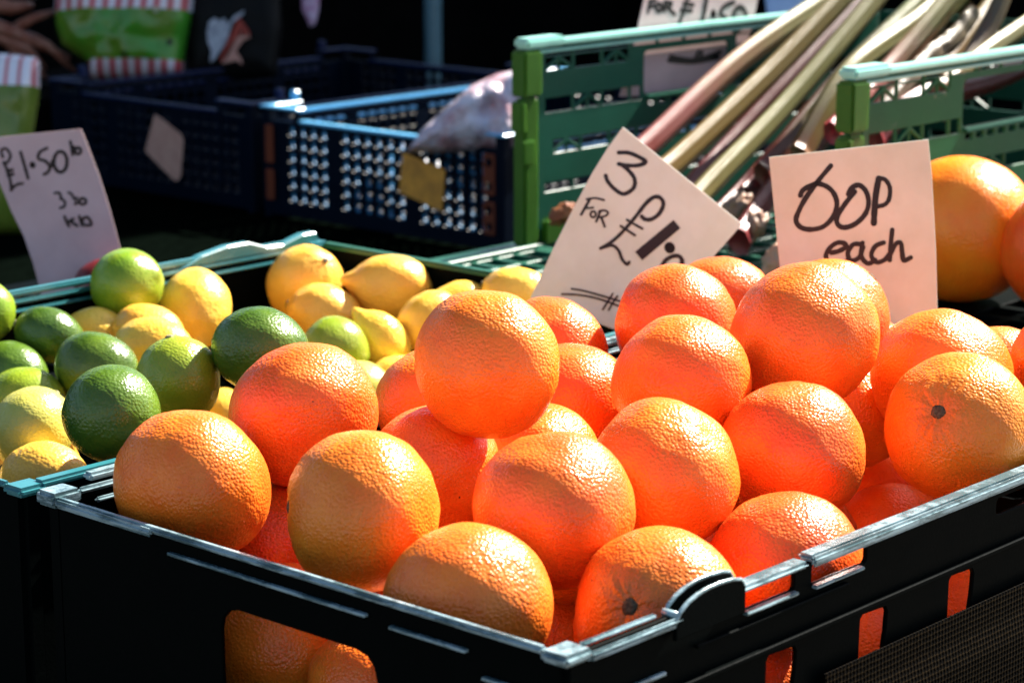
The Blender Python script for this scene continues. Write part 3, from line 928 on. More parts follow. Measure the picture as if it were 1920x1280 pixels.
# ---------------------------------------------------------------- rhubarb
def stalk_mat(name, stops):
    m, t, b = mat(name)
    L = t.links.new
    at_ = t.nodes.new('ShaderNodeAttribute')
    at_.attribute_name = 'along'
    tc = t.nodes.new('ShaderNodeTexCoord')
    n1 = node(t, 'ShaderNodeTexNoise', Scale=45.0, Detail=4.0)
    L(tc.outputs['Object'], n1.inputs['Vector'])
    ad = node(t, 'ShaderNodeMath', operation='MULTIPLY_ADD')
    L(n1.outputs[0], ad.inputs[0])
    ad.inputs[1].default_value = .22
    L(at_.outputs['Fac'], ad.inputs[2])
    c = ramp(t, ad.outputs[0], stops)
    # fine fibres along the stalk, from the around-the-stalk attribute
    ar = t.nodes.new('ShaderNodeAttribute')
    ar.attribute_name = 'around'
    cx = t.nodes.new('ShaderNodeCombineXYZ')
    L(ar.outputs['Fac'], cx.inputs[0])
    L(at_.outputs['Fac'], cx.inputs[1])
    mp = t.nodes.new('ShaderNodeMapping')
    mp.inputs['Scale'].default_value = (60, 5, 1)
    L(cx.outputs[0], mp.inputs[0])
    n2 = node(t, 'ShaderNodeTexNoise', Scale=1.0, Detail=5.0)
    L(mp.outputs[0], n2.inputs['Vector'])
    hv = t.nodes.new('ShaderNodeHueSaturation')
    mr = node(t, 'ShaderNodeMapRange')
    mr.inputs['To Min'].default_value = .55
    mr.inputs['To Max'].default_value = 1.4
    L(n2.outputs[0], mr.inputs[0])
    L(mr.outputs[0], hv.inputs['Value'])
    L(c, hv.inputs['Color'])
    L(hv.outputs[0], b.inputs['Base Color'])
    b.inputs['Roughness'].default_value = .38
    b.inputs['Subsurface Weight'].default_value = .15
    b.inputs['Subsurface Radius'].default_value = (1, .5, .3)
    b.inputs['Subsurface Scale'].default_value = .004
    bu = node(t, 'ShaderNodeBump', Strength=.4, Distance=.0008)
    L(n2.outputs[0], bu.inputs['Height'])
    L(bu.outputs[0], b.inputs['Normal'])
    return m


WHITE, CRIM, RED, PINK, TAN, CREAM, OLIVE = (.22, .15, .11), (.23, .006, .022), (.12, .006, .007), (.27, .095, .08), (.17, .10, .02), (.20, .18, .062), (.10, .115, .012)
SM = {
    'pink': stalk_mat('pink_stalk', [(0, WHITE), (.10, CRIM), (.26, (0.192, 0.029, 0.021)), (.45, PINK), (.75, CREAM), (1.0, (0.164, 0.131, 0.042))]),
    'tan': stalk_mat('tan_stalk', [(0, WHITE), (.12, (0.150, 0.036, 0.011)), (.3, TAN), (.7, (0.150, 0.101, 0.021)), (1.0, OLIVE)]),
    'cream': stalk_mat('cream_stalk', [(0, WHITE), (.15, (0.150, 0.060, 0.018)), (.3, (0.164, 0.125, 0.035)), (.6, CREAM), (1.0, (0.150, 0.131, 0.032))]),
    'olive': stalk_mat('olive_stalk', [(0, WHITE), (.15, RED), (.45, (0.075, 0.036, 0.006)), (.8, OLIVE), (1.0, (0.103, 0.101, 0.011))]),
    'red': stalk_mat('red_stalk', [(0, WHITE), (.08, (0.171, 0.018, 0.021)), (.2, RED), (1.0, (0.062, 0.005, 0.002))]),
    'grey': stalk_mat('grey_stalk', [(0, WHITE), (.3, (0.109, 0.065, 0.032)), (1.0, (0.123, 0.093, 0.042))])}


def stalk(pix, rad, m, label, knob=0.0, flare=0.0, seed=0):
    """pix: (px, py, Y of the upright plane the stalk point lies on)"""
    pts = [on_plane(a, b, Vector((0, y, 0)), Vector((0, 1, 0))) for a, b, y in pix]
    # sample a smooth curve
    cs = []
    n = len(pts)
    NS = 28
    for k in range(NS + 1):
        s = k / NS * (n - 1)
        i = min(int(s), n - 2)
        f = s - i
        p0, p1, p2, p3 = pts[max(i - 1, 0)], pts[i], pts[i + 1], pts[min(i + 2, n - 1)]
        cs.append(.5 * ((2 * p1) + (p2 - p0) * f + (2 * p0 - 5 * p1 + 4 * p2 - p3) * f * f + (3 * p1 - p0 - 3 * p2 + p3) * f ** 3))
    SEG = 44
    vs, fs, al, ar = [], [], [], []
    side = None
    base = cs[0].copy()
    for k, p in enumerate(cs):
        t_ = (cs[min(k + 1, NS)] - cs[max(k - 1, 0)]).normalized()
        a_ = t_.cross(Vector((0, 1, 0))).normalized()
        b_ = t_.cross(a_)
        s = k / NS
        r = rad * (1.02 - .18 * s) * (1 + flare * math.exp(-(s / .06) ** 2)) * (1 + knob * noise.noise((s * 22, seed, 2)))
        for i in range(SEG):
            th = 2 * math.pi * i / SEG
            rr = r * (1 + .045 * math.cos(th * 7) + .022 * math.cos(th * 16 + seed) + .03 * noise.noise((math.cos(th) * 2, math.sin(th) * 2, s * 5 + seed)) + knob * .6 * noise.noise((math.cos(th) * 1.5, math.sin(th) * 1.5, s * 30 + seed)))
            q = p + a_ * math.cos(th) * rr + b_ * math.sin(th) * rr * .72
            vs.append(q - base)
            al.append(s)
            ar.append(abs(i / SEG - .5) * 2)
    for k in range(NS):
        for i in range(SEG):
            j = (i + 1) % SEG
            fs.append((k * SEG + i, k * SEG + j, (k + 1) * SEG + j, (k + 1) * SEG + i))
    fs.append(tuple(range(SEG)))
    fs.append(tuple(NS * SEG + i for i in reversed(range(SEG))))
    me = bpy.data.meshes.new('rhubarb_stalk')
    me.from_pydata(vs, [], fs)
    for nm, arr in (('along', al), ('around', ar)):
        at_ = me.attributes.new(nm, 'FLOAT', 'POINT')
        at_.data.foreach_set('value', arr)
    smooth(me)
    o = link('rhubarb_stalk', me, SM[m])
    o.location = base
    tag(o, label, 'rhubarb', 'rhubarb stalks spilling out of the green crate')
    return o


stalk([(1150, 330, .77), (1225, 262, .775), (1390, 110, .78), (1575, -20, .78), (1700, -130, .78)], .0135, 'pink', 'rhubarb stalk with a crimson foot, leftmost, against the far crate wall', seed=1)
stalk([(1190, 365, .73), (1275, 296, .735), (1440, 140, .74), (1600, -25, .74), (1690, -120, .74)], .0135, 'tan', 'tan rhubarb stalk, second from the left behind the 3 for £1 card', seed=2)
stalk([(1270, 420, .665), (1330, 345, .675), (1470, 200, .68), (1640, 0, .68), (1720, -100, .68)], .0125, 'cream', 'pale cream rhubarb stalk with its cut end at the top edge', seed=3)
stalk([(1400, 370, .715), (1560, 170, .72), (1700, 30, .72), (1790, -60, .72)], .0145, 'olive', 'olive green rhubarb stalk just right of the cream one', seed=4)
stalk([(1500, 290, .645), (1590, 140, .65), (1720, 40, .65), (1840, -60, .65)], .0135, 'cream', 'grey-green rhubarb stalk running down behind the latch of the near wall', seed=5)
stalk([(1430, 330, .70), (1500, 260, .70), (1580, 170, .70), (1700, 90, .70)], .0150, 'olive', 'short brown-green rhubarb stalk low before the near wall', seed=6)
stalk([(1640, 230, .59), (1735, 115, .60), (1790, 70, .60), (1826, 22, .60)], .0115, 'grey', 'knobbly pinkish rhubarb stalk with a cut top above the near wall', knob=.28, seed=7)
stalk([(1760, 210, .60), (1830, 95, .61), (1870, 20, .61), (1900, -60, .61)], .0125, 'grey', 'straight grey rhubarb stalk right of the knobbly one', seed=8)
stalk([(1760, 170, .545), (1840, 105, .55), (1925, 45, .55), (2040, -40, .55)], .0105, 'cream', 'rhubarb stalk slanting out at the top right corner of the photo', seed=9)
stalk([(1385, 452, .64), (1440, 370, .66), (1510, 290, .67), (1640, 150, .68)], .0135, 'red', 'dark red rhubarb stalk with its pale foot between the two price cards', flare=.15, seed=10)
stalk([(1330, 425, .74), (1400, 350, .75), (1480, 260, .75), (1600, 130, .75)], .0120, 'red', 'deep red rhubarb stalk in the shade beneath the cream one', flare=.15, seed=11)
stalk([(1640, 260, .56), (1720, 190, .56), (1860, 150, .56), (1990, 90, .56)], .0135, 'red', 'red rhubarb stalk seen through the hand hole of the near wall', seed=12)
stalk([(1560, 200, .70), (1690, 80, .70), (1800, -30, .70), (1850, -90, .70)], .0120, 'red', 'dark red rhubarb stalk between the olive and the knobbly ones', seed=13)


stalk([(1290, 360, .80), (1370, 270, .81), (1500, 130, .81), (1660, -40, .81)], .0125, 'red', 'dark red rhubarb stalk between the tan and the pale cream ones', seed=14)
stalk([(1470, 300, .78), (1580, 180, .79), (1680, 60, .79), (1770, -50, .79)], .0130, 'tan', 'brownish rhubarb stalk deep behind the olive one', seed=15)
stalk([(1620, 200, .76), (1740, 60, .77), (1810, -20, .77), (1870, -100, .77)], .0140, 'olive', 'olive rhubarb stalk behind the knobbly one at the top right', seed=16)
stalk([(1770, 130, .72), (1860, 10, .73), (1930, -80, .73)], .0135, 'tan', 'tan rhubarb stalk behind the straight grey one', seed=17)
stalk([(1560, 250, .60), (1650, 150, .62), (1760, 20, .62), (1830, -70, .62)], .0120, 'pink', 'pinkish rhubarb stalk rising just left of the knobbly one', seed=18)


def crumpled(name, pos, sx, sy, sz, m, label, cat, group=None, seed=0, amp=.35, nu=28, nv=18, ang=90, tilt=0, freq=2.2):
    vs, fs = [], []
    for j in range(nv + 1):
        for i in range(nu):
            th, ph = math.pi * j / nv, 2 * math.pi * i / nu
            d = Vector((math.sin(th) * math.cos(ph), math.sin(th) * math.sin(ph), math.cos(th)))
            k = 1 + amp * noise.noise(d * freq + Vector((seed * 2.1, seed, 0))) + amp * .5 * noise.noise(d * freq * 2.7 + Vector((seed, 5, seed)))
            vs.append((d.x * sx * k, d.y * sy * k, d.z * sz * k))
    for j in range(nv):
        for i in range(nu):
            fs.append((j * nu + i, (j + 1) * nu + i, (j + 1) * nu + (i + 1) % nu, j * nu + (i + 1) % nu))
    me = bpy.data.meshes.new(name)
    me.from_pydata(vs, [], fs)
    smooth(me)
    bm = bmesh.new()
    bm.from_mesh(me)
    bmesh.ops.remove_doubles(bm, verts=bm.verts[:], dist=1e-6)
    bm.to_mesh(me)
    bm.free()
    o = link(name, me, m)
    o.matrix_world = Matrix.Translation(pos) @ axis_matrix(ang, tilt)
    return tag(o, label, cat, group)


M['pale_leaf'] = simple('pale_rhubarb_sheath', (.30, .22, .16), .5, .4, (.40, .20, .12), 60, .5, 120, .003, .2)
M['dry_leaf'] = simple('dry_rhubarb_sheath', (.34, .12, .04), .6, .3, (.22, .06, .03), 60, .5, 120, .003)
grp = 'loose rhubarb sheaths at the crate mouth'
YN = Vector((0, 1, 0))
crumpled('rhubarb_sheath', on_plane(1412, 426, Vector((0, .64, 0)), YN), .011, .010, .016, M['pale_leaf'], 'pale curled rhubarb sheath between the two large price cards', 'rhubarb sheath', grp, 2, .6, ang=60)
crumpled('rhubarb_sheath', on_plane(1375, 392, Vector((0, .69, 0)), YN), .010, .010, .018, M['pale_leaf'], 'tan rhubarb sheath just above the right corner of the 3 for £1 card', 'rhubarb sheath', grp, 5, .6, ang=40)
crumpled('rhubarb_sheath', on_plane(1452, 492, Vector((0, .52, 0)), YN), .010, .010, .017, M['pale_leaf'], 'whitish rhubarb sheath touching the left edge of the 60p card', 'rhubarb sheath', grp, 8, .45, ang=70)
crumpled('rhubarb_sheath', on_plane(1058, 402, Vector((0, .80, 0)), YN), .008, .010, .015, M['dry_leaf'], 'dry brown rhubarb sheath on the crate floor left of the 3 for £1 card', 'rhubarb sheath', grp, 11, .6, ang=20)

# ---------------------------------------------------------------- giant oranges on the shelf
for px, py, rr, z, lb, a_, t_, sc in ((1805, 428, 137, None, 'giant orange with a blown highlight right of the 60p card', 52, -12, 'orange'),
                                    (2012, 468, 128, None, 'giant orange cut off by the right edge of the photo', 70, -60, None)):
    d = 1.9
    for _ in range(40):                                          # slide along the sight line until it rests on the grid
        p = at(px, py, d)
        rad = rr * d / FPX
        d += (p.z - rad * .97 - RZ) * 2.0
    fruit('grapefruit', p, rad, lb, a_, t_, .97, sc)


# ---------------------------------------------------------------- blue lattice crates
def blue_wall(L, H, g=0.0):
    hs = []
    p = .0205
    n = int((L - .05) / p)
    for i in range(n):
        if i % 7 == 6:
            continue
        for j in range(6):
            z = .026 + j * .0178 + g
            hs.append(rrect(.028 + i * p + g, z, .028 + i * p + .0145 - g, z + .0130 - 2 * g, .002, 1))
    return hs


def blue_crate(x, y, label, brown=True):
    root = empty('blue_crate', (x, y, TZ), label, 'crate', 'blue lattice crates at the back')
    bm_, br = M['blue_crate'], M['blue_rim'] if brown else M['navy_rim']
    L, W, H = .6, .436, .135
    for nm, o_, u, w_ in (('end_wall', (.003, 0, 0), (0, 1, 0), W), ('end_wall', (L - .003, 0, 0), (0, 1, 0), W), ('side_wall', (0, .003, 0), (1, 0, 0), L), ('side_wall', (0, W - .003, 0), (1, 0, 0), L)):
        plate(nm, rrect(.01, .006, w_ - .01, H - .001), blue_wall(w_, H), .006, o_, u, (0, 0, 1), bm_, root, .0005)
    for a, b in (((-.004, .07, H - .001), (.008, W - .07, H + .003)), ((L - .008, .06, H - .001), (L + .004, W - .06, H + .003)),
                 ((.06, -.004, H + .002), (L - .06, .008, H + .007)), ((.06, W - .008, H + .002), (L - .06, W + .004, H + .007))):
        MB().box(a, b, .0015, 2).build('rim', br, root)
    for a, b in (((.06, -.002, H - .014), (L - .06, .006, H - .010)), ((.06, W - .006, H - .014), (L - .06, W + .002, H - .010))):
        MB().box(a, b, .001).build('rim_rib', br, root)
    for cx in (0, L):
        for cy in (0, W):
            sx, sy = (1 if cx == 0 else -1), (1 if cy == 0 else -1)
            mb = MB()
            mb.box((cx - sx * .003, cy - sy * .003, .001), (cx + sx * .012, cy + sy * .012, .150), .002)
            mb.box((cx - sx * .0025, cy + sy * .060, .03), (cx + sx * .004, cy + sy * .068, .148), .001)
            mb.box((cx + sx * .052, cy - sy * .0025, .03), (cx + sx * .060, cy + sy * .004, .148), .001)
            mb.build('corner_post', bm_, root)
            mb = MB()
            mb.box((cx - sx * .005, cy - sy * .005, .150), (cx + sx * .010, cy + sy * .070, .1535), .001)
            mb.box((cx + sx * .011, cy - sy * .005, .150), (cx + sx * .062, cy + sy * .010, .1535), .001)
            mb.box((cx + sx * .050, cy - sy * .004, .1535), (cx + sx * .060, cy + sy * .008, .168), .002)
            mb.build('corner_cap', br, root)
    if brown:
        plate('hole_edge_light', rrect(.012, .022, W - .012, H - .006), blue_wall(W, H, .0017), .003, (.0085, 0, 0), (0, 1, 0), (0, 0, 1), M['lit_hole_edge'], root, .0004)  # added inner plate, painting lit hole edges in brighter blue
        for z0, z1 in ((.026, .068), (.076, .128)):
            plate('corner_panel', rrect(.010, z0, .030, z1, .002), [rrect(.015, z0 + .006, .025, z0 + .015), rrect(.015, z1 - .016, .025, z1 - .006)], .002, (-.0045, 0, 0), (0, 1, 0), (0, 0, 1), M['brown_panel'], root)
            plate('corner_panel', rrect(W - .022, z0, W - .006, z1, .002), [], .002, (-.0045, 0, 0), (0, 1, 0), (0, 0, 1), M['brown_panel'], root)
    fl = [rrect(.02 + i * .028, .02 + j * .028, .02 + i * .028 + .021, .02 + j * .028 + .021) for i in range(20) for j in range(14)]
    plate('floor', rrect(.006, .006, L - .006, W - .006), fl, .004, (0, 0, .012), (1, 0, 0), (0, 1, 0), bm_, root)
    return root


blue_crate(1.37, 1.283, 'blue lattice crate with an orange card, behind the lemons')
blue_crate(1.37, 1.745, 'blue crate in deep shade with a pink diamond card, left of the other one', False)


# ---------------------------------------------------------------- cards with marker writing
def catmull(pts, per=7):
    if len(pts) < 3:
        return [Vector((p[0], p[1])) for p in pts]
    P_ = [Vector((p[0], p[1])) for p in pts]
    out = []
    n = len(P_)
    for i in range(n - 1):
        p0, p1, p2, p3 = P_[max(i - 1, 0)], P_[i], P_[i + 1], P_[min(i + 2, n - 1)]
        for k in range(per):
            f = k / per
            out.append(.5 * ((2 * p1) + (p2 - p0) * f + (2 * p0 - 5 * p1 + 4 * p2 - p3) * f * f + (3 * p1 - p0 - 3 * p2 + p3) * f ** 3))
    out.append(P_[-1])
    return out


def card(name, outline, writing, plane_p, plane_n, m, ink, label, group, th=.0008, cat='price card'):
    """outline and strokes are given as seen from the lens, then laid out on the card's own plane"""
    n = plane_n.normalized()
    u = Vector((0, 0, 1)).cross(n).normalized()
    v = n.cross(u)
    def loc(q):
        d = on_plane(q[0], q[1], plane_p, n) - plane_p
        return (d.dot(u), d.dot(v))
    me = plate_mesh(name, [loc(q) for q in outline], [], th, .0002)
    Mx = Matrix(((u.x, v.x, n.x, plane_p.x), (u.y, v.y, n.y, plane_p.y), (u.z, v.z, n.z, plane_p.z), (0, 0, 0, 1)))
    smooth(me, False)
    o = link(name, me, m)
    o.matrix_world = Mx
    tag(o, label, cat, group)
    lift = th / 2 + .00012
    for word, strokes in writing:
        bm = bmesh.new()
        for wd, pts, *sharp in strokes:
            c = [Vector(loc(q)) for q in catmull(pts, 1 if sharp else 7)]
            wm = 1.22 * (Vector(loc((pts[0][0] + wd, pts[0][1]))) - Vector(loc(pts[0]))).length / 2
            lift += .00003
            L_, R_ = [], []
            for i, p in enumerate(c):
                t_ = c[min(i + 1, len(c) - 1)] - c[max(i - 1, 0)]
                t_.normalize()
                q = Vector((-t_.y, t_.x))
                k = wm * (1 + .14 * noise.noise((i * .37, wd, lift * 1e4)))
                L_.append(bm.verts.new((*(p + q * k), lift)))
                R_.append(bm.verts.new((*(p - q * k), lift)))
            for i in range(len(c) - 1):
                bm.faces.new((R_[i], R_[i + 1], L_[i + 1], L_[i]))
            if not sharp:
                for e, i in ((c[0], 0), (c[-1], -1)):
                    bm.faces.new([bm.verts.new((e.x + wm * math.cos(a * math.pi / 6), e.y + wm * math.sin(a * math.pi / 6), lift + .00001)) for a in range(12)])
        me = bpy.data.meshes.new('marker_writing')
        bmesh.ops.recalc_face_normals(bm, faces=bm.faces[:])
        bm.to_mesh(me)
        bm.free()
        link('marker_writing', me, ink, o)['label'] = word
    return o


def zz(x0, y0, s):
    def f(*pts):
        return [(x0 + a / s, y0 + b / s) for a, b in pts]
    return f


def ell(f, cx, cy, rx, ry, a0=0, a1=370, n=14):
    return f(*[(cx + rx * math.cos(R(a0 + (a1 - a0) * k / n)), cy + ry * math.sin(R(a0 + (a1 - a0) * k / n))) for k in range(n + 1)])


CG = 'handwritten price cards'
view_n = Vector((-FWD.x, -FWD.y, 0)).normalized()
# 3 for £1.00
f = zz(960, 220, 3.2)
card('price_card', f((665, 58), (1382, 640), (1290, 745), (1050, 1010), (770, 1330), (110, 1085), (175, 945), (255, 770), (345, 590), (480, 335), (570, 190)), [
    ('handwritten 3', [(6.5, f((640, 212), (700, 214), (760, 238), (802, 268), (760, 288), (700, 290), (640, 280))), (6.5, f((655, 284), (700, 320), (735, 370), (728, 425), (670, 460), (615, 430), (575, 385), (562, 350)))]),
    ('handwritten word FOR', [(4.5, f((468, 490), (440, 540), (415, 583))), (3.6, f((448, 492), (500, 485), (552, 497))), (3.6, f((440, 545), (462, 545), (486, 541))),
                              (3.6, ell(f, 487, 582, 16, 18)), (4, f((530, 560), (518, 595), (505, 625))), (3.6, f((522, 566), (552, 558), (576, 572), (560, 592), (520, 600))), (4, f((535, 600), (545, 625), (556, 655)))]),
    ('handwritten pound sign', [(6.5, f((778, 595), (800, 612), (840, 610), (885, 575), (908, 520), (888, 482), (850, 480), (805, 515), (760, 572))), (5.5, f((760, 572), (715, 628), (660, 690), (600, 745), (532, 786))),
                                (5, f((532, 786), (600, 768), (640, 800), (660, 850), (690, 882), (703, 868))), (4, f((690, 615), (735, 642), (782, 668))), (4, f((652, 652), (695, 680), (738, 708)))]),
    ('handwritten 1 and point', [(16, f((990, 640), (760, 832)), 1), (16, f((944, 778), (948, 786))), ]),
    ('handwritten nought', [(6.5, f((892, 905), (920, 860), (960, 835), (1000, 832), (1020, 860), (1010, 910), (980, 950), (930, 955), (892, 905)))]),
    ('crossed double underline', [(3.2, f((358, 1028), (430, 1040), (540, 1070), (690, 1115))), (3.2, f((300, 1060), (400, 1065), (520, 1088), (670, 1142))), (3.2, f((604, 1058), (575, 1105), (545, 1152))), (3.2, f((632, 1072), (605, 1112), (580, 1155)))]),
], at(1190, 430, 1.93), view_n + Vector((0, 0, .18)), M['card'], M['ink'], 'tilted white price card reading 3 for £1.00 behind the oranges', CG)
# 60p each
f = zz(1400, 230, 3.283)
card('price_card', f((137, 212), (1118, 103), (1140, 330), (1165, 780), (1178, 1300), (215, 1300), (205, 890), (170, 540)), [
    ('handwritten 60p', [(8, f((517, 266), (440, 358), (365, 460), (322, 540), (303, 600), (330, 642), (390, 657), (470, 640), (530, 580), (555, 500), (532, 430), (482, 388), (420, 378), (350, 412), (330, 448))),
                         (8, f((665, 425), (605, 500), (556, 580), (562, 628), (605, 645), (672, 620), (730, 560), (750, 490), (732, 420), (690, 385), (645, 402), (625, 440))),
                         (10, f((812, 345), (795, 440), (786, 540), (782, 618))), (7, f((806, 345), (850, 350), (880, 400), (876, 468), (850, 503), (806, 516)))]),
    ('handwritten word each', [(7.5, f((520, 800), (565, 790), (605, 768), (605, 745), (560, 738), (512, 770), (487, 820), (512, 868), (565, 880), (620, 850))), (7.5, f((705, 748), (655, 750), (622, 800), (640, 848), (690, 830), (716, 765))), (7.5, f((712, 740), (705, 820), (745, 866), (790, 845))),
                               (7.5, f((842, 738), (792, 760), (766, 815), (798, 858), (850, 842), (880, 805))), (7.5, f((895, 660), (886, 750), (880, 845))), (7.5, f((886, 805), (918, 745), (948, 742), (955, 790), (966, 846), (1008, 830)))]),
], at(1600, 430, 1.80), view_n + Vector((.05, -.05, .10)), M['card_warm'], M['ink'], 'upright cream price card reading 60p each behind the tallest orange', CG)
# £1.50 lb on the left
f = zz(0, 230, 3.878)
card('price_card', f((-180, 120), (0, 104), (590, 45), (625, 130), (650, 195), (720, 380), (790, 600), (840, 780), (900, 1010), (960, 1330), (310, 1330), (288, 1200), (240, 1020), (170, 820), (80, 640), (0, 445), (-110, 250)), [
    ('handwritten pound sign', [(4.5, f((20, 250), (10, 205), (40, 188), (75, 230), (62, 280), (35, 295))), (5, f((28, 290), (55, 350), (75, 420), (85, 490))), (5, f((40, 352), (100, 342)), 1), (5, f((48, 385), (105, 372)), 1), (4.5, f((78, 490), (120, 452), (165, 442)))]),
    ('handwritten 1.50', [(5, f((150, 215), (178, 310), (205, 405))), (9, f((236, 304), (238, 312))), (5, f((342, 186), (290, 215), (280, 262), (330, 280), (362, 320), (350, 358), (320, 376))), (5.5, ell(f, 440, 285, 48, 75)), (6, f((380, 285), (382, 315)))]),
    ('handwritten lb', [(4.5, f((512, 138), (520, 180), (528, 235))), (4.5, f((535, 175), (550, 225))), (4.5, ell(f, 568, 205, 20, 24))]),
    ('handwritten 3.30', [(4, f((398, 512), (430, 510), (445, 545), (440, 552), (470, 570), (470, 605), (438, 620))), (4, f((498, 508), (520, 518), (545, 560), (560, 545))), (5, f((548, 590), (575, 575))), (4.5, ell(f, 602, 572, 24, 22))]),
    ('handwritten word kilo', [(4.5, f((470, 682), (485, 720), (502, 752))), (4.5, f((500, 718), (535, 698))), (4.5, f((510, 715), (540, 735), (562, 748))), (4.5, f((577, 680), (598, 745))), (4.5, f((602, 745), (602, 700), (640, 688), (665, 740), (620, 745)))]),
], at(130, 400, 2.32), view_n + Vector((.06, .0, .12)), M['card_lilac'], M['brown_ink'], 'lilac-tinged price card reading £1.50 lb at the left edge', CG)
# ... for £1.50 behind the green wall
f = zz(960, 0, 2.977)
card('price_card', f((760, -130), (1400, -140), (1370, 0), (1345, 130), (1225, 520), (600, 540), (690, 205), (735, 0)), [
    ('handwritten word FOR', [(4.5, f((768, 8), (762, 40), (758, 68))), (4, f((766, 10), (800, 4))), (4, f((763, 38), (795, 34))), (4.5, ell(f, 818, 44, 16, 20)), (4.5, f((850, 12), (848, 62))), (4, f((850, 14), (888, 18), (880, 38), (852, 42))), (4.5, f((865, 42), (905, 82)))]),
    ('handwritten pound sign', [(5, f((1010, -40), (975, 0), (950, 80), (915, 178))), (4, f((940, 60), (1000, 62))), (4, f((955, 22), (1010, 30)))]),
    ('handwritten 1.50', [(6, f((1088, -30), (1072, 60), (1054, 150))), (8, f((1120, 76), (1121, 84))), (5, f((1235, 14), (1180, 40), (1160, 80), (1192, 105), (1172, 135), (1135, 138))), (6, ell(f, 1268, 92, 34, 48))]),
    ('crossed double underline', [(4, f((880, 315), (1000, 335), (1100, 312), (1160, 290))), (4, f((870, 338), (1010, 348), (1150, 320))), (4, f((1040, 285), (1010, 342))), (4, f((1060, 290), (1035, 338)))]),
], Vector((1.25, .8715, .10)), Vector((-.0, -1, .0)), M['card_lilac'], M['ink'], 'price card ending in for £1.50 standing behind the green crate wall', CG)
# orange card and pink diamond on the blue crates
XN = Vector((-1, 0, 0))
card('blank_card', [(755, 285), (835, 318), (829, 397), (748, 360)], [], Vector((1.361, 1.4, -.08)), XN, simple('orange_card', (.80, .36, .05), .6, .3, (.50, .22, .04), 40), M['ink'], 'plain orange card fixed to the front of the blue crate', None, cat='card')
dm = card('blank_card', [(290, 214), (302, 222), (338, 250), (344, 262), (339, 330), (333, 340), (325, 337), (278, 290), (272, 282)], [], Vector((1.361, 1.9, -.05)), XN, simple('pink_card', (.62, .36, .28), .6, .3, (.52, .28, .22), 40), M['brown_ink'], 'pink diamond-shaped card hanging in the dark on the left', None, cat='card')


# ---------------------------------------------------------------- bags and things in the dark at the back
def d_on_z(px, py, z):
    return (z - CAM.z) / ray(px, py).z


M['film_dark'] = simple('dark_print', (.004, .006, .004), .4, .3)
M['film_pale'] = simple('pale_print', (.55, .62, .45), .4, .3)
CT = -.045                                                      # top of the dark carton at the back
ct = empty('carton', (1.62, 2.36, TZ), 'plain black carton under the bags at the back of the stall', 'carton')
MB().box((-.32, -.155, .001), (.36, .165, CT - TZ), .004).build('box', M['black_cloth'], ct)
MB().box((-.315, -.003, CT - TZ), (.355, .003, CT - TZ + .0012), .0005).build('lid_seam', M['film_dark'], ct)


def bag(name, outline, d, depth, m, label, cat, seed=0, wr=.25, group=None, shade=None):
    """a filled bag: the outline is its front silhouette, blown up to `depth` metres thick"""
    pts = [at(a, b, d) for a, b in outline]
    c = sum(pts, Vector()) / len(pts)
    n = -FWD
    loc = [((p - c).dot(RIGHT), (p - c).dot(UP)) for p in pts]
    # resample the outline evenly
    per, tot = [], 0
    m_ = len(loc)
    for i in range(m_):
        a, b = Vector(loc[i]), Vector(loc[(i + 1) % m_])
        per.append((tot, a, b, (b - a).length))
        tot += (b - a).length
    NU, NR = 72, 14
    ring = []
    for k in range(NU):
        s = tot * k / NU
        for t0, a, b, l in per:
            if t0 <= s <= t0 + l + 1e-9:
                ring.append(a + (b - a) * ((s - t0) / max(l, 1e-9)))
                break
    vs, fs = [], []
    for side in (1, -1):
        for r_ in range(NR + 1):
            q = 1 - r_ / NR
            for k in range(NU):
                p = ring[k] * q
                h = depth / 2 * math.sqrt(max(0, 1 - q ** 2.6))
                h *= 1 + wr * noise.noise((p.x * 22 + seed, p.y * 9, side * 3)) + wr * .5 * noise.noise((p.x * 50, p.y * 40 + seed, side))
                vs.append((p.x, p.y, side * h))
    for s_ in range(2):
        b0 = s_ * (NR + 1) * NU
        for r_ in range(NR):
            for k in range(NU):
                j = (k + 1) % NU
                q = (b0 + r_ * NU + k, b0 + r_ * NU + j, b0 + (r_ + 1) * NU + j, b0 + (r_ + 1) * NU + k)
                fs.append(q if s_ == 0 else q[::-1])
    me = bpy.data.meshes.new(name)
    me.from_pydata(vs, [], fs)
    bm = bmesh.new()
    bm.from_mesh(me)
    bmesh.ops.remove_doubles(bm, verts=bm.verts[:], dist=1e-5)
    bmesh.ops.recalc_face_normals(bm, faces=bm.faces[:])
    bm.to_mesh(me)
    bm.free()
    smooth(me)
    o = link(name, me, m)
    o.matrix_world = Matrix(((RIGHT.x, UP.x, n.x, c.x), (RIGHT.y, UP.y, n.y, c.y), (RIGHT.z, UP.z, n.z, c.z), (0, 0, 0, 1)))
    return tag(o, label, cat, group)


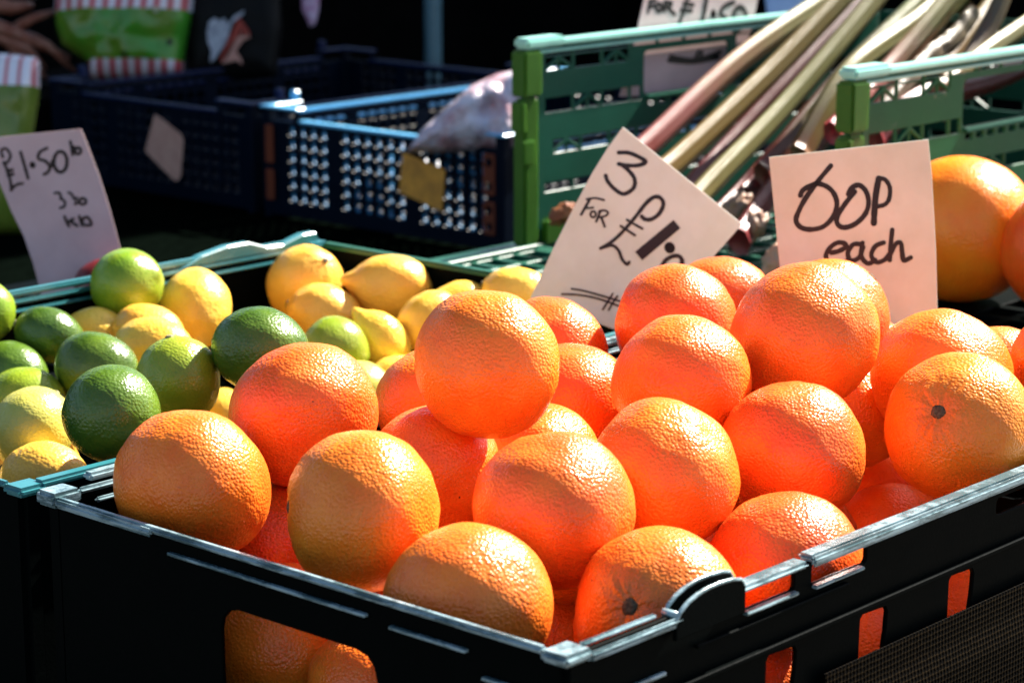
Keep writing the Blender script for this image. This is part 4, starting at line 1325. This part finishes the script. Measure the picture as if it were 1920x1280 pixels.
def striped_film(name, bands, pitch, lean, green, green2):
    """printed film: red and white stripes inside the given bands of local y, green elsewhere"""
    m, t, b = mat(name)
    L = t.links.new
    tc = t.nodes.new('ShaderNodeTexCoord')
    sp = t.nodes.new('ShaderNodeSeparateXYZ')
    L(tc.outputs['Object'], sp.inputs[0])
    sk = node(t, 'ShaderNodeMath', operation='MULTIPLY_ADD')
    L(sp.outputs[1], sk.inputs[0])
    sk.inputs[1].default_value = lean
    L(sp.outputs[0], sk.inputs[2])
    md = node(t, 'ShaderNodeMath', operation='PINGPONG')
    L(sk.outputs[0], md.inputs[0])
    md.inputs[1].default_value = pitch / 2
    st = ramp(t, md.outputs[0], [(0, (.5, .008, .015)), (pitch * .19, (.5, .008, .015)), (pitch * .22, (.75, .74, .80))])
    n1 = node(t, 'ShaderNodeTexNoise', Scale=16.0, Detail=3.0)
    L(tc.outputs['Object'], n1.inputs['Vector'])
    gr = mixc(t, ramp(t, n1.outputs[0], [(.4, (0, 0, 0)), (.6, (1, 1, 1))]), green, green2)
    col = gr
    for y0, y1 in bands:
        a = node(t, 'ShaderNodeMath', operation='GREATER_THAN')
        L(sp.outputs[1], a.inputs[0])
        a.inputs[1].default_value = y0
        c = node(t, 'ShaderNodeMath', operation='LESS_THAN')
        L(sp.outputs[1], c.inputs[0])
        c.inputs[1].default_value = y1
        f_ = node(t, 'ShaderNodeMath', operation='MULTIPLY')
        L(a.outputs[0], f_.inputs[0])
        L(c.outputs[0], f_.inputs[1])
        col = mixc(t, f_.outputs[0], col, st)
    L(col, b.inputs['Base Color'])
    b.inputs['Roughness'].default_value = .25
    b.inputs['Subsurface Weight'].default_value = .1
    b.inputs['Subsurface Scale'].default_value = .01
    return m


px2m = 3.45 / FPX
b1 = [(95, -90), (98, 0), (100, 45), (112, 82), (150, 108), (168, 118), (172, 150), (260, 152), (346, 145), (350, 112), (356, 70), (366, 20), (370, -90)]
bag('striped_bag', b1, d_on_z(260, 152, CT), .12, striped_film('green_striped_film', [(-.14, -.0445), (.0325, .2)], .0197, -.12, (.10, .20, .015), (.05, .26, .02)), 'green produce bag with red and white striped ends, top left', 'bag', 3, .3, 'striped produce bags')
b2 = [(-110, 92), (0, 98), (74, 108), (75, 165), (70, 205), (66, 240), (62, 290), (60, 440), (-110, 440)]
bag('striped_bag', b2, d_on_z(0, 438, TZ), .08, striped_film('olive_striped_film', [(.046, .3)], .0165, .0, (.16, .22, .03), (.12, .18, .02)), 'olive bag with a red and white striped band, at the left edge', 'bag', 9, .2, 'striped produce bags')
# print details of the green bag
from mathutils.bvhtree import BVHTree
gb = bpy.data.objects['striped_bag']
tree = BVHTree.FromPolygons([gb.matrix_world @ v.co for v in gb.data.vertices], [list(p.vertices) for p in gb.data.polygons])
for px_, py_, r_, m_ in ((233, 101, .0045, 'film_dark'), (318, 79, .0052, 'film_dark'), (292, 18, .0048, 'film_pale')):
    h = tree.ray_cast(CAM, ray(px_, py_))
    if h[0] is not None:
        q_ = h[1] if h[1].dot(ray(px_, py_)) < 0 else -h[1]
        me = plate_mesh('vent_hole', [(r_ * math.cos(k * math.pi / 9), r_ * math.sin(k * math.pi / 9)) for k in range(18)], [], .0012, .0002)
        vh = link('vent_hole' if m_ == 'film_dark' else 'eyelet', me, M[m_])
        vh.matrix_world = Matrix.Translation(h[0] + q_ * .0008) @ q_.to_track_quat('Z', 'Y').to_matrix().to_4x4()
        vh.parent = gb
        vh.matrix_parent_inverse = gb.matrix_world.inverted()
M['root'] = simple('red_brown_root', (.20, .05, .025), .55, .4, (.34, .15, .10), 50, .4, 90, .004)
rt = MB()
for a, b, c, r_ in (((-30, 40), (30, 62), (130, 110), .010), ((-30, 60), (50, 90), (85, 130), .008), ((20, 60), (60, 35), (105, 22), .008), ((40, 62), (90, 85), (140, 135), .007), ((-40, 0), (20, 15), (60, 10), .012), ((10, 80), (55, 115), (90, 150), .006)):
    P_ = [at(*a, 3.92), at(*b, 3.89), at(*c, 3.92)]
    rt.tube([P_[0], P_[0].lerp(P_[1], .5), P_[1], P_[1].lerp(P_[2], .5), P_[2]], [r_, r_ * 1.1, r_ * .9, r_ * .75, r_ * .4], 12)
o = rt.build('root_bundle', M['root'], None, True)
tag(o, 'reddish brown forked roots in a bundle at the top left corner', 'roots')

M['black_film'] = simple('black_film', (.004, .004, .004), .5, .1)
M['white_print'] = simple('white_print', (.42, .44, .50), .5, .3, (.22, .24, .28), 60)
M['red_print'] = simple('red_print', (.30, .03, .015), .5, .3)
M['peach_print'] = simple('peach_print', (.50, .24, .18), .5, .3)
bk = bag('black_bag', [(352, -80), (345, 20), (348, 90), (356, 150), (520, 150), (530, 60), (520, -80)], d_on_z(430, 150, CT), .06, M['black_film'], 'black bag with a white and red print, right of the green bag', 'bag', 4, .15)
for nm, m_, poly in (('white_swirl', 'white_print', [(392, 42), (402, 34), (412, 40), (420, 34), (428, 45), (440, 30), (458, 20), (455, 28), (436, 42), (430, 60), (424, 80), (412, 96), (402, 112), (394, 118), (396, 95), (390, 80), (388, 62)]),
                      ('red_swoosh', 'red_print', [(448, 32), (468, 60), (466, 70), (450, 68), (438, 78), (424, 100), (416, 118), (412, 112), (424, 82), (434, 62)]),
                      ('peach_star', 'peach_print', [(445, 68), (452, 48), (458, 60), (470, 70), (456, 76), (442, 96), (452, 110), (455, 122), (444, 114), (434, 116), (416, 120), (430, 100), (440, 80)])):
    pl = at(420, 70, d_on_z(430, 150, CT) - .045)
    loc_ = []
    for q in poly:
        dlt = on_plane(q[0], q[1], pl, FWD) - pl
        loc_.append((dlt.dot(RIGHT), dlt.dot(UP)))
    me = plate_mesh(nm, loc_, [], .003, .0003)
    ob = link(nm, me, M[m_])
    n_ = -FWD
    ob.matrix_world = Matrix(((RIGHT.x, UP.x, n_.x, pl.x), (RIGHT.y, UP.y, n_.y, pl.y), (RIGHT.z, UP.z, n_.z, pl.z), (0, 0, 0, 1)))
    ob.parent = bk
    ob.matrix_parent_inverse = bk.matrix_world.inverted()

M['clear_bag'] = simple('clear_bag_with_red_streaks', (.74, .70, .78), .2, .7, (.46, .20, .22), 20, .8, 70, .008)
bag('clear_bag', [(762, 285), (788, 246), (838, 200), (885, 160), (930, 138), (990, 126), (1018, 200), (1018, 295)], 3.06, .12, M['clear_bag'], 'crumpled clear bag with dark red streaks in the blue crate', 'bag', 6, .45)
M['white_bag'] = simple('white_bag', (.75, .76, .80), .4, .4)
crumpled('white_packet', Vector((1.455, 1.52, -.085)), .035, .05, .04, M['white_bag'], 'white packet glimpsed through the lattice of the blue crate', 'packet', None, 3, .3)
M['purple'] = simple('purple_wrap', (.30, .10, .22), .4, .4, (.45, .38, .50), 60)
pw = bag('purple_wrapper', [(562, -60), (566, 20), (575, 38), (582, 54), (592, 48), (598, 20), (602, -60)], 3.7, .03, M['purple'], 'purple and white wrapper hanging at the top, left of the pole', 'wrapper', 2, .3)
M['sky_sheet'] = simple('pale_blue_sheet', (.36, .50, .78), .5, .3, (.42, .54, .76), 6)
bs = bag('blue_sheet', [(1420, -120), (1440, 65), (1560, 65), (1640, -120)], 3.4, .03, M['sky_sheet'], 'pale blue plastic sheet behind the rhubarb at the top', 'sheet', 5, .3)
M['string'] = simple('string', (.05, .045, .04), .8, .1)
for ob, (px_, py_), d_ in ((pw, (582, -58), 3.7), (bs, (1470, -118), 3.4), (bs, (1590, -118), 3.4)):
    p_ = at(px_, py_, d_)
    q_ = Vector((p_.x, p_.y, 3.165 - .965 + .22 * math.sin(math.pi * (p_.y - Y0) / (Y1 - Y0))))
    st_ = MB().tube([p_, q_], .0012, 6).build('string', M['string'], None)
    st_.parent = ob
    st_.matrix_parent_inverse = ob.matrix_world.inverted()
M['dark_red'] = simple('dark_red_onion_skin', (.14, .01, .012), .35, .5)
crumpled('red_onion', at(194, 540, d_on_z(194, 540, -.054)), .028, .028, .027, M['dark_red'], 'dark red onion peeping out behind the glossy lime', 'onion', None, 4, .05)
